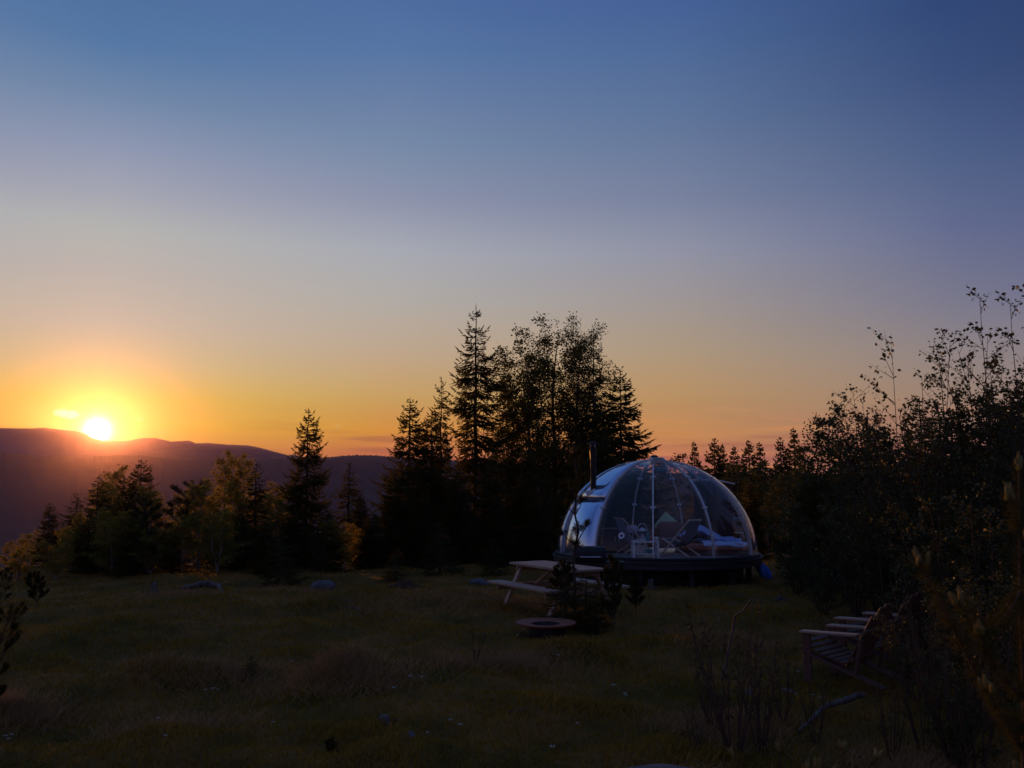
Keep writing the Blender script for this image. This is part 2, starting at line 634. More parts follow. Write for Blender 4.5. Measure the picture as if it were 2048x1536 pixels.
def gz(x, y):
    x, y = np.asarray(x, float), np.asarray(y, float)
    r = np.hypot(x, y)
    az = np.arctan2(x, np.maximum(y, -1e9))
    side = sm(az, -.10, .28)
    z = .07 * np.exp(-((r - 17.0) / 1.6) ** 2) * sm(-az, -.12, .1)
    z = z - .30 * sm(r, 17.5, 24.0)
    d = np.maximum(r - 31, 0)
    left = -190 * (1 - np.exp(-d * .24 / 190))
    right = -190 * (1 - np.exp(-d * .045 / 190))
    behind = sm(np.abs(az), 1.3, 2.0)
    z = z + left * (1 - side) * (1 - behind) + right * (side + (1 - side) * behind)
    w = np.zeros_like(z)
    for kx, ky, ph, a in WAVES:
        w = w + a * np.sin(kx * x + ky * y + ph)
    z = z + w * (1 - sm(r, 40, 70))
    for mx, my, mh, ms in MOUNDS:
        z = z + mh * np.exp(-((x - mx) ** 2 + (y - my) ** 2) / (2 * ms * ms * .35))
    return z


def g(x, y):
    return float(gz(np.array([x]), np.array([y]))[0])


def gpt(px, y, dz=0):
    """ground point seen in photo column px at distance y"""
    x = (px - 1024) / FPX * y
    for _ in range(4):
        z = g(x, y)
        dep = y * CP + (z - CAMZ) * SP
        x = (px - 1024) / FPX * dep
    return Vector((x, y, g(x, y) + dz))


rr_ = [0.0] + list(np.concatenate([np.geomspace(.6, 4.5, 24)[:-1], np.geomspace(4.5, 30, 260), np.geomspace(30.6, 60, 30)])) + list(np.geomspace(63, 11900, 90))
na = 640
aa = np.linspace(-PI, PI, na, endpoint=False)
aa = aa - .55 * np.sin(aa)        # finer towards the view
Rg, Ag = np.meshgrid(np.array(rr_), aa, indexing='ij')
X, Y = Rg * np.sin(Ag), Rg * np.cos(Ag)
Z = gz(X, Y)
idx = np.arange(len(rr_) * na).reshape(len(rr_), na)
Fq = np.stack([idx[:-1], np.roll(idx, -1, 1)[:-1], np.roll(idx, -1, 1)[1:], idx[1:]], -1).reshape(-1, 4)
go = link('ground', np_mesh('ground', np.stack([X, Y, Z], -1).reshape(-1, 3), Fq), 'ground', smooth=True)
tag(go, 'dark mossy meadow sloping away to the valley', kind='structure')


def ridge(name, pts, D, foot, back, rough, label, seed):
    rs = np.random.RandomState(seed)
    px = np.concatenate([np.linspace(-1900, -60, 120), np.linspace(-55, 1400, 730), np.linspace(1420, 4000, 150)])
    py = np.interp(px, [p[0] for p in pts], [p[1] for p in pts])
    nz = np.zeros_like(px)
    for lam in (150, 70, 33, 17, 9, 5):
        nz += np.sin(px / lam * 2 * PI + rs.uniform(0, 6)) * lam * .0045 * rough
    py = py + nz
    crest = rs.uniform(-1, 1, len(px)) * (1.0 if D < 5000 else .3) / FPX * D
    dirs = [ray(a, b) for a, b in zip(px, py)]
    hx = np.array([v.x for v in dirs])
    hy = np.array([v.y for v in dirs])
    hz = np.array([v.z for v in dirs])
    hl_ = np.hypot(hx, hy)
    top = CAMZ + hz / hl_ * D
    prof = [(-foot, 0), (-foot * .8, .10), (-foot * .6, .24), (-foot * .42, .45), (-foot * .28, .66), (-foot * .15, .86), (-foot * .06, .965), (0, 1), (back * .1, .97), (back * .4, .6), (back, 0)]
    V = []
    for k, (dr, f) in enumerate(prof):
        fold = np.zeros_like(px)
        if 0 < k < 7:
            for lam in (420, 190, 90, 41):
                fold += np.sin(px / lam * 2 * PI + k * .55 + rs.uniform(0, 1.2)) * lam / 420
            fold *= .05 * (1 - f) * 4 * min(f, .5)
        rad = D + dr
        z = -205 + (top + 205) * np.clip(f + fold, 0, 1)
        if f == 1:
            z = z + crest
        V.append(np.stack([hx / hl_ * rad, hy / hl_ * rad, z], -1))
    V = np.array(V)
    m_, n_ = V.shape[:2]
    ii = np.arange(m_ * n_).reshape(m_, n_)
    F = np.stack([ii[:-1, :-1], ii[:-1, 1:], ii[1:, 1:], ii[1:, :-1]], -1).reshape(-1, 4)
    o = link(name, np_mesh(name, V.reshape(-1, 3), F), 'hill', smooth=True)
    return tag(o, label, kind='structure')


ridge('mountain', [(-1900, 900), (-900, 880), (-400, 868), (-100, 861), (0, 856.5), (60, 857), (90, 855), (117, 858), (154, 862), (170, 867), (185, 876), (205, 882), (221, 882), (256, 881), (272, 878), (288, 876), (312, 876), (330, 880), (342, 883.5),
                   (360, 882), (379, 881), (390, 886), (420, 886), (452, 889), (495, 891), (523, 896), (552, 904), (578, 911), (586, 909), (600, 912), (650, 925), (900, 950), (4000, 960)], 10300, 2200, 1100, .35,
      'far blue mountain ridge with the sun setting on it', 3)
ridge('hill', [(-1900, 930), (-300, 912), (0, 920), (200, 918), (265, 909), (312, 902), (354, 896), (420, 894.5), (500, 896), (545, 905), (600, 917), (700, 930), (900, 950), (4000, 965)], 6800, 2200, 1200, .4,
      'middle hill range, hazy mauve, below the far ridge', 5)
ridge('hill', [(-1900, 920), (-300, 900), (0, 905), (62, 910), (150, 912), (229, 911), (302, 910), (325, 916), (420, 918), (500, 915.5), (580, 915), (638, 915.5), (678, 912), (709, 910), (747, 911), (781, 912.5), (900, 921), (1050, 931),
               (1110, 934), (1300, 945), (2100, 960), (4000, 965)], 3400, 2200, 1300, .45, 'nearest long dark hill across the valley', 8)

# evening haze over the valley
hz = MB().box((0, 0, (-260 + 1050) / 2), (24400, 24400, 1310)).build('haze', None)
hm = bpy.data.materials.new('evening_haze')
hm.use_nodes = True
ht = hm.node_tree
ht.nodes.remove(ht.nodes['Principled BSDF'])
pv = ht.nodes.new('ShaderNodeVolumePrincipled')
pv.inputs['Color'].default_value = (.95, .88, .90, 1)       # coarse droplets: forward scatter round the sun
pv.inputs['Density'].default_value = 0.0000027
pv.inputs['Anisotropy'].default_value = .955
pw = ht.nodes.new('ShaderNodeVolumePrincipled')             # fine air: even, violet-blue
pw.inputs['Color'].default_value = (.84, .55, .90, 1)
pw.inputs['Density'].default_value = 0.000035
pw.inputs['Anisotropy'].default_value = 0
av = ht.nodes.new('ShaderNodeAddShader')
ht.links.new(pv.outputs[0], av.inputs[0])
ht.links.new(pw.outputs[0], av.inputs[1])
ht.links.new(av.outputs[0], ht.nodes['Material Output'].inputs['Volume'])
hz.data.materials.append(hm)
tag(hz, 'evening haze filling the valley', kind='stuff')


# ------------------------------------------------------------------ vegetation templates
def spruce_data(seed, H, R, prof, step=.22, per=6, tw=.13, w=.022, sub=2, droop=.25, trunk_r=.09):
    """prof: (t, r) pairs, t 0 at the tip to 1 at the ground"""
    rs = random.Random(seed)
    P0, P1, W = [], [], []
    B0, B1, BR0, BR1 = [], [], [], []
    tp = [p[0] for p in prof]
    rp = [p[1] for p in prof]
    n = 14
    xs = [0]
    for i in range(n):
        xs.append(i / n)
    pth = [(math.sin(i * 1.7 + seed) * .012 * H * .15, math.cos(i * 1.3 + seed) * .012 * H * .15, H * i / n) for i in range(n + 1)]
    for i in range(n):
        B0.append(pth[i]); B1.append(pth[i + 1])
        BR0.append(trunk_r * (1 - i / n) ** .9 + .008); BR1.append(trunk_r * (1 - (i + 1) / n) ** .9 + .006)
    # leader, needle clad
    P0.append((0, 0, H * .965)); P1.append((0, 0, H + .02)); W.append(w * .8)
    z = H * .965
    while z > .12:
        t = 1 - z / H
        rad = R * float(np.interp(t, tp, rp))
        k = per if t > .06 else 4
        az0 = rs.uniform(0, 6.28)
        for b in range(k):
            L = rad * rs.uniform(.62, 1.08)
            if rs.random() < .07:
                L *= 1.12
            if L < .07:
                L = .07
            az = az0 + b * 2 * PI / k + rs.uniform(-.35, .35)
            a = 1.0 - 4.5 * t if t < .2 else .1 - .45 * (t - .2)      # rise of the branch
            a += rs.uniform(-.12, .12)
            zz = z + rs.uniform(-.9, .9) * step
            if rs.random() < .10 and t > .08:
                continue
            L *= 1 + .20 * math.cos(az - seed * 2.1 + 4 * t) * min(1, t * 4)
            ca, sa = math.cos(az), math.sin(az)
            up = droop

            def bp(s):
                return (ca * L * s, sa * L * s, zz + L * (a * s - up * s * (1 - s) * 1.6 + .10 * s * s))
            m = 4
            for i in range(m):
                B0.append(bp(i / m)); B1.append(bp((i + 1) / m))
                r0 = (.006 + .011 * L) * (1 - i / m * .9)
                BR0.append(r0); BR1.append(r0 * .75)
            s = .12 if L > .5 else .3
            ds = tw / max(L, .15)
            sd = 1
            while s < 1.0:
                p = bp(s)
                q = bp(min(1, s + .05))
                dx, dy, dz = q[0] - p[0], q[1] - p[1], q[2] - p[2]
                dl = math.sqrt(dx * dx + dy * dy + dz * dz) + 1e-6
                dx, dy, dz = dx / dl, dy / dl, dz / dl
                for sd in (1, -1):
                    tl = min(.55, (L * (1 - s) * .55 + .10)) * rs.uniform(.6, 1.2)
                    ang = rs.uniform(.65, 1.1)
                    px_, py_ = -dy * sd, dx * sd
                    ex = dx * math.cos(ang) + px_ * math.sin(ang)
                    ey = dy * math.cos(ang) + py_ * math.sin(ang)
                    ez = dz * math.cos(ang) - rs.uniform(.0, .45) * (1 if t > .2 else .2)
                    e = (p[0] + ex * tl, p[1] + ey * tl, p[2] + ez * tl)
                    P0.append(p); P1.append(e); W.append(w * rs.uniform(.8, 1.2))
                    for _ in range(sub if tl > .16 else 0):
                        f = rs.uniform(.25, .8)
                        c = (p[0] + (e[0] - p[0]) * f, p[1] + (e[1] - p[1]) * f, p[2] + (e[2] - p[2]) * f)
                        l2 = tl * rs.uniform(.3, .5)
                        P0.append(c)
                        P1.append((c[0] + (ex + rs.uniform(-.8, .8)) * l2 * .8, c[1] + (ey + rs.uniform(-.8, .8)) * l2 * .8, c[2] + (ez - rs.uniform(0, .7)) * l2))
                        W.append(w * .8)
                s += ds * rs.uniform(.8, 1.2)
            tipd = bp(1.12)
            P0.append(bp(.8)); P1.append(tipd); W.append(w)
        z -= step * rs.uniform(.8, 1.2) * (1 if t > .1 else 1.15)
    tm = np_mesh('trunk', *tubes(B0, B1, BR0, BR1, 4))
    cm = np_mesh('crown', *spikes(P0, P1, W))
    return dict(H=H, trunk=tm, crown=cm, tm='bark', cm='needle')


def wood(seed, H, trunk_r, stems=1, clear=.25, n1=22, l1=.30, n2=6, n3=0, ang=(.5, 1.0), rise=.25, leaf=.07, per=12, spread=.05, top_taper=1.0, sparse=0, jit=.10, leafmat='leaf', barkmat='bark', lean=0, clump=.05):
    rs = random.Random(seed)
    npr = np.random.RandomState(seed)
    S0, S1, RA, RB, LC = [], [], [], [], []

    def grow(p, d, L, r, lvl, nseg):
        pts = [p]
        d = Vector(d).normalized()
        for i in range(nseg):
            d = (d + Vector((rs.uniform(-1, 1), rs.uniform(-1, 1), rs.uniform(-1, 1))) * jit * (1.0 if lvl else .5) + Vector((0, 0, rise * (.35 if lvl else .2)))).normalized()
            q = pts[-1] + d * (L / nseg)
            S0.append(tuple(pts[-1])); S1.append(tuple(q))
            RA.append(r * (1 - i / nseg * .85)); RB.append(r * (1 - (i + 1) / nseg * .85))
            pts.append(q)
        return pts

    def along(pts, f):
        x = f * (len(pts) - 1)
        i = min(int(x), len(pts) - 2)
        return pts[i].lerp(pts[i + 1], x - i), (pts[i + 1] - pts[i]).normalized()

    def side(d, a):
        o = d.orthogonal().normalized()
        o = Matrix.Rotation(rs.uniform(0, 2 * PI), 3, d) @ o
        return (d * math.cos(a) + o * math.sin(a)).normalized()

    def put_leaves(pts, cnt, lo=.1):
        for _ in range(cnt):
            q, d = along(pts, rs.uniform(lo, 1))
            LC.append((q.x + rs.gauss(0, clump), q.y + rs.gauss(0, clump), q.z + rs.gauss(0, clump)))

    for s in range(stems):
        a = rs.uniform(0, 2 * PI)
        d0 = Vector((math.cos(a) * spread + lean, math.sin(a) * spread, 1))
        h = H * (rs.uniform(.72, 1.0) if s else 1.0)
        p0 = Vector((math.cos(a), math.sin(a), 0)) * (.05 * (stems > 4))
        tr = grow(p0, d0, h, trunk_r * rs.uniform(.75, 1), 0, 9)
        put_leaves(tr, per // 2, .8)
        for i in range(n1):
            f = clear + (1 - clear) * (i + rs.random()) / n1
            p, d = along(tr, min(f, .99))
            L = H * l1 * (1 - f * .72 * top_taper) * rs.uniform(.6, 1.15)
            b = grow(p, side(d, rs.uniform(*ang)), L, max(.004, trunk_r * .33 * (1 - f) + .004), 1, 5)
            kf = min(1.2, .25 + .95 * L / (H * l1))
            put_leaves(b, int(per * (1.2 if not n2 else .7) * kf), .25)
            for j in range(n2):
                f2 = rs.uniform(.2, .97)
                p2, d2 = along(b, f2)
                L2 = L * .45 * (1 - f2 * .5) * rs.uniform(.5, 1.2)
                b2 = grow(p2, side(d2, rs.uniform(.4, 1.0)), L2, .0045, 2, 3)
                put_leaves(b2, int(per * kf), .1)
                for k in range(n3):
                    p3, d3 = along(b2, rs.uniform(.3, 1))
                    b3 = grow(p3, side(d3, rs.uniform(.4, 1.1)), L2 * .5, .003, 3, 2)
                    put_leaves(b3, int(per * kf), .1)
    LCa = np.array(LC)
    zmax = max(max(p[2] for p in S1), LCa[:, 2].max())
    return dict(H=zmax, trunk=np_mesh('trunk', *tubes(S0, S1, RA, RB, 4)), crown=np_mesh('crown', *leaves(npr, LCa, leaf)), tm=barkmat, cm=leafmat)


def pine_data(seed, H, years=5, nb=5, reach=.42, needle=.07, dens=90, r=.02, candles=True, up=.55, nw=.0028):
    """young pine: whorls of upswept shoots ending in brushes and candles"""
    rs = random.Random(seed)
    npr = np.random.RandomState(seed)
    S0, S1, RA, RB = [], [], [], []
    N0, N1, NW = [], [], []
    CA = []

    def shoot(p, d, L, rad, needles, nseg=4, curl=.3):
        pts = [Vector(p)]
        d = Vector(d).normalized()
        for i in range(nseg):
            d = (d + Vector((rs.uniform(-.1, .1), rs.uniform(-.1, .1), curl / nseg * 2))).normalized()
            pts.append(pts[-1] + d * L / nseg)
        for i in range(nseg):
            S0.append(tuple(pts[i])); S1.append(tuple(pts[i + 1]))
            RA.append(rad * (1 - .6 * i / nseg)); RB.append(rad * (1 - .6 * (i + 1) / nseg))
        for _ in range(int(needles)):
            f = 1 - abs(rs.gauss(0, .33))
            if f < .1:
                continue
            x = f * nseg
            i = min(int(x), nseg - 1)
            q = pts[i].lerp(pts[i + 1], x - i)
            dd = (pts[i + 1] - pts[i]).normalized()
            o = Matrix.Rotation(rs.uniform(0, 6.28), 3, dd) @ dd.orthogonal().normalized()
            nd = (dd * rs.uniform(.3, 1.0) + o).normalized() * needle * rs.uniform(.7, 1.15)
            N0.append(tuple(q)); N1.append(tuple(q + nd)); NW.append(nw)
        CA.append((pts[-1], d, min(.16, L * .25)))
        return pts
    yh = H / (years + .35)
    lead_ = shoot((0, 0, 0), (rs.uniform(-.04, .04), rs.uniform(-.04, .04), 1), H, r, dens * 1.2, 8, .05)
    for yv in range(1, years + 1):
        z = yh * yv
        age = years + 1 - yv
        for b in range(nb):
            az = b * 2 * PI / nb + rs.uniform(-.4, .4) + yv
            L = min(reach * H, yh * (.55 + .55 * age)) * rs.uniform(.6, 1.05)
            el = up + rs.uniform(-.15, .3)
            fi = min(z / H * 8, 7.99)
            at = lead_[int(fi)].lerp(lead_[int(fi) + 1], fi - int(fi))
            pts = shoot(at, (math.cos(az), math.sin(az), el), L, r * .45, dens, 4, .35)
            if age > 1:
                for c in range(3):
                    q = pts[2].lerp(pts[3], rs.random())
                    a2 = az + rs.choice((-.8, .8)) + rs.uniform(-.3, .3)
                    shoot(q, (math.cos(a2), math.sin(a2), .5), L * rs.uniform(.3, .5), r * .3, dens * .7, 3, .4)
    C0 = [tuple(p) for p, d, l in CA]
    C1 = [tuple(p + (d + Vector((0, 0, .8))).normalized() * l) for p, d, l in CA]
    out = dict(H=H, trunk=np_mesh('trunk', *tubes(S0, S1, RA, RB, 5)), crown=np_mesh('crown', *spikes(N0, N1, NW)), tm='bark', cm='pine')
    out['candles'] = np_mesh('candle', *spikes(C0, C1, [.010] * len(C0)))
    out['cand_pts'] = list(zip(C0, C1))
    return out


FULL = [(0, 0), (.05, .12), (.15, .33), (.35, .62), (.6, .86), (.85, 1.0), (1, .9)]
SLIM = [(0, 0), (.05, .10), (.2, .36), (.45, .66), (.7, .9), (.9, 1.0), (1, .8)]
AIRY = [(0, 0), (.04, .10), (.10, .26), (.17, .46), (.25, .78), (.34, 1.0), (.48, .82), (.60, .70), (.72, .95), (.85, .9), (1, .7)]
T = {}
T['spruce1'] = spruce_data(1, 6.0, 1.5, FULL, per=7, step=.18, tw=.10, w=.020, sub=2, droop=.3)
T['spruce2'] = spruce_data(2, 7.0, 1.9, FULL, step=.20, droop=.15, per=7, tw=.11, w=.022)
T['spruce3'] = spruce_data(3, 6.0, 1.35, SLIM, step=.22, per=6)
T['spruce4'] = spruce_data(9, 7.5, 1.75, SLIM, step=.24, per=6, droop=.32)
T['tall'] = spruce_data(4, 11.0, 1.6, AIRY, step=.25, per=6, tw=.12, w=.022, sub=3, droop=.40, trunk_r=.13)
T['tall2'] = spruce_data(5, 10.5, 1.6, SLIM, step=.27, per=5, tw=.14, w=.024, droop=.4, trunk_r=.12)
T['spire1'] = spruce_data(61, 6.0, 1.0, SLIM, step=.17, per=8, tw=.12, w=.034, sub=1, droop=.3)
T['spire2'] = spruce_data(62, 6.0, 1.25, FULL, step=.17, per=8, tw=.12, w=.034, sub=1, droop=.3)
T['small'] = spruce_data(6, 1.8, .62, FULL, step=.11, per=5, tw=.07, w=.011, sub=1, trunk_r=.03)
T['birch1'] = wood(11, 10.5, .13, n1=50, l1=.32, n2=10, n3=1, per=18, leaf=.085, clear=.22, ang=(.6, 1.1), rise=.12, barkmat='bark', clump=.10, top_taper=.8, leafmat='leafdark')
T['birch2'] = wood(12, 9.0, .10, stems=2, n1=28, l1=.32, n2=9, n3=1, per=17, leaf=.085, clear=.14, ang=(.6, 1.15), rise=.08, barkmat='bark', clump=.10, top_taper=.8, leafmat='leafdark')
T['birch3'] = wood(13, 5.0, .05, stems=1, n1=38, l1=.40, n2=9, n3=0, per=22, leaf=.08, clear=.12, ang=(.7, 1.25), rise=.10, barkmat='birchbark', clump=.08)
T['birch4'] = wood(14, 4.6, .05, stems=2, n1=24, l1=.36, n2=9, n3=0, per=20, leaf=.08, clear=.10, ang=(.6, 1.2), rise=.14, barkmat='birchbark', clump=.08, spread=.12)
T['bush1'] = wood(21, 2.6, .02, stems=8, n1=10, l1=.32, n2=4, n3=0, per=14, leaf=.042, clear=.12, ang=(.4, 1.0), rise=0.37, spread=0.29, leafmat='leafy', clump=.03)
T['bush2'] = wood(22, 2.4, .02, stems=7, n1=11, l1=.36, n2=4, n3=0, per=15, leaf=.042, clear=.08, ang=(.5, 1.1), rise=0.27, spread=0.35, leafmat='leafy', clump=.03)
T['bush3'] = wood(23, 3.6, .025, stems=6, n1=13, l1=.24, n2=4, n3=0, per=12, leaf=.042, clear=.15, ang=(.35, .8), rise=0.52, spread=0.15, leafmat='leafy', clump=.03)
T['sap1'] = wood(31, 4.4, .018, n1=13, l1=.34, n2=0, per=16, leaf=.055, clear=.42, ang=(.7, 1.0), rise=.10, leafmat='leafy', clump=.022, jit=.05)
T['sap2'] = wood(32, 4.4, .020, n1=20, l1=.30, n2=2, per=9, leaf=.05, clear=.32, ang=(.6, .95), rise=.18, leafmat='leafy', clump=.03, jit=.07)
T['sap3'] = wood(33, 4.8, .020, stems=4, n1=17, l1=.24, n2=3, per=9, leaf=.048, clear=.25, ang=(.5, .9), rise=.2, spread=.22, leafmat='leafy', clump=.03, jit=.07)
T['pine1'] = pine_data(41, 1.7, years=4)
T['pine2'] = pine_data(42, 2.6, years=5, reach=.36, needle=.085, dens=160, nw=.004)
T['pine3'] = pine_data(43, 1.1, years=4, nb=6, r=.014, needle=.07, dens=170, nw=.0036)
T['pine4'] = pine_data(44, 4.0, years=7, nb=6, reach=.24, needle=.12, dens=110, r=.04, nw=.0045)

KIND = dict(spruce='spruce_tree', tall='spruce_tree', small='young_spruce', birch='birch_tree', bush='alder_bush', sap='alder_sapling', spire='spruce_tree', pine='pine_sapling')


def plant(key, px, py, y, label, cat, group=None, dark=False, wide=1.0, rot=None, base_dz=0, name=None):
    """a plant whose tip stands at photo column px, row py, rooted y metres ahead"""
    t = T[key]
    top = pt(px, py, y)
    z0 = g(top.x, y) + base_dz
    s = max(.15, (top.z - z0) / t['H'])
    o = thing(name or KIND[key.rstrip('0123456789')], (top.x, y, z0 - .02), label, cat, rot if rot is not None else random.Random(px * 131 + py * 7).uniform(0, 6.28), group, (s * wide, s * wide, s))
    link('trunk', t['trunk'], t['tm'], o)
    me = t['crown']
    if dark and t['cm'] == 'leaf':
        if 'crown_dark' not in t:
            t['crown_dark'] = me.copy()  # same crown, to be coloured as leaves out of the backlight
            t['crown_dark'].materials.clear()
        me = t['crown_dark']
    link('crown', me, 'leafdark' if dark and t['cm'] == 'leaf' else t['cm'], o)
    if 'candles' in t:
        c = link('candle', t['candles'], 'candle', o)
        c['kind'] = 'stuff'
    return o


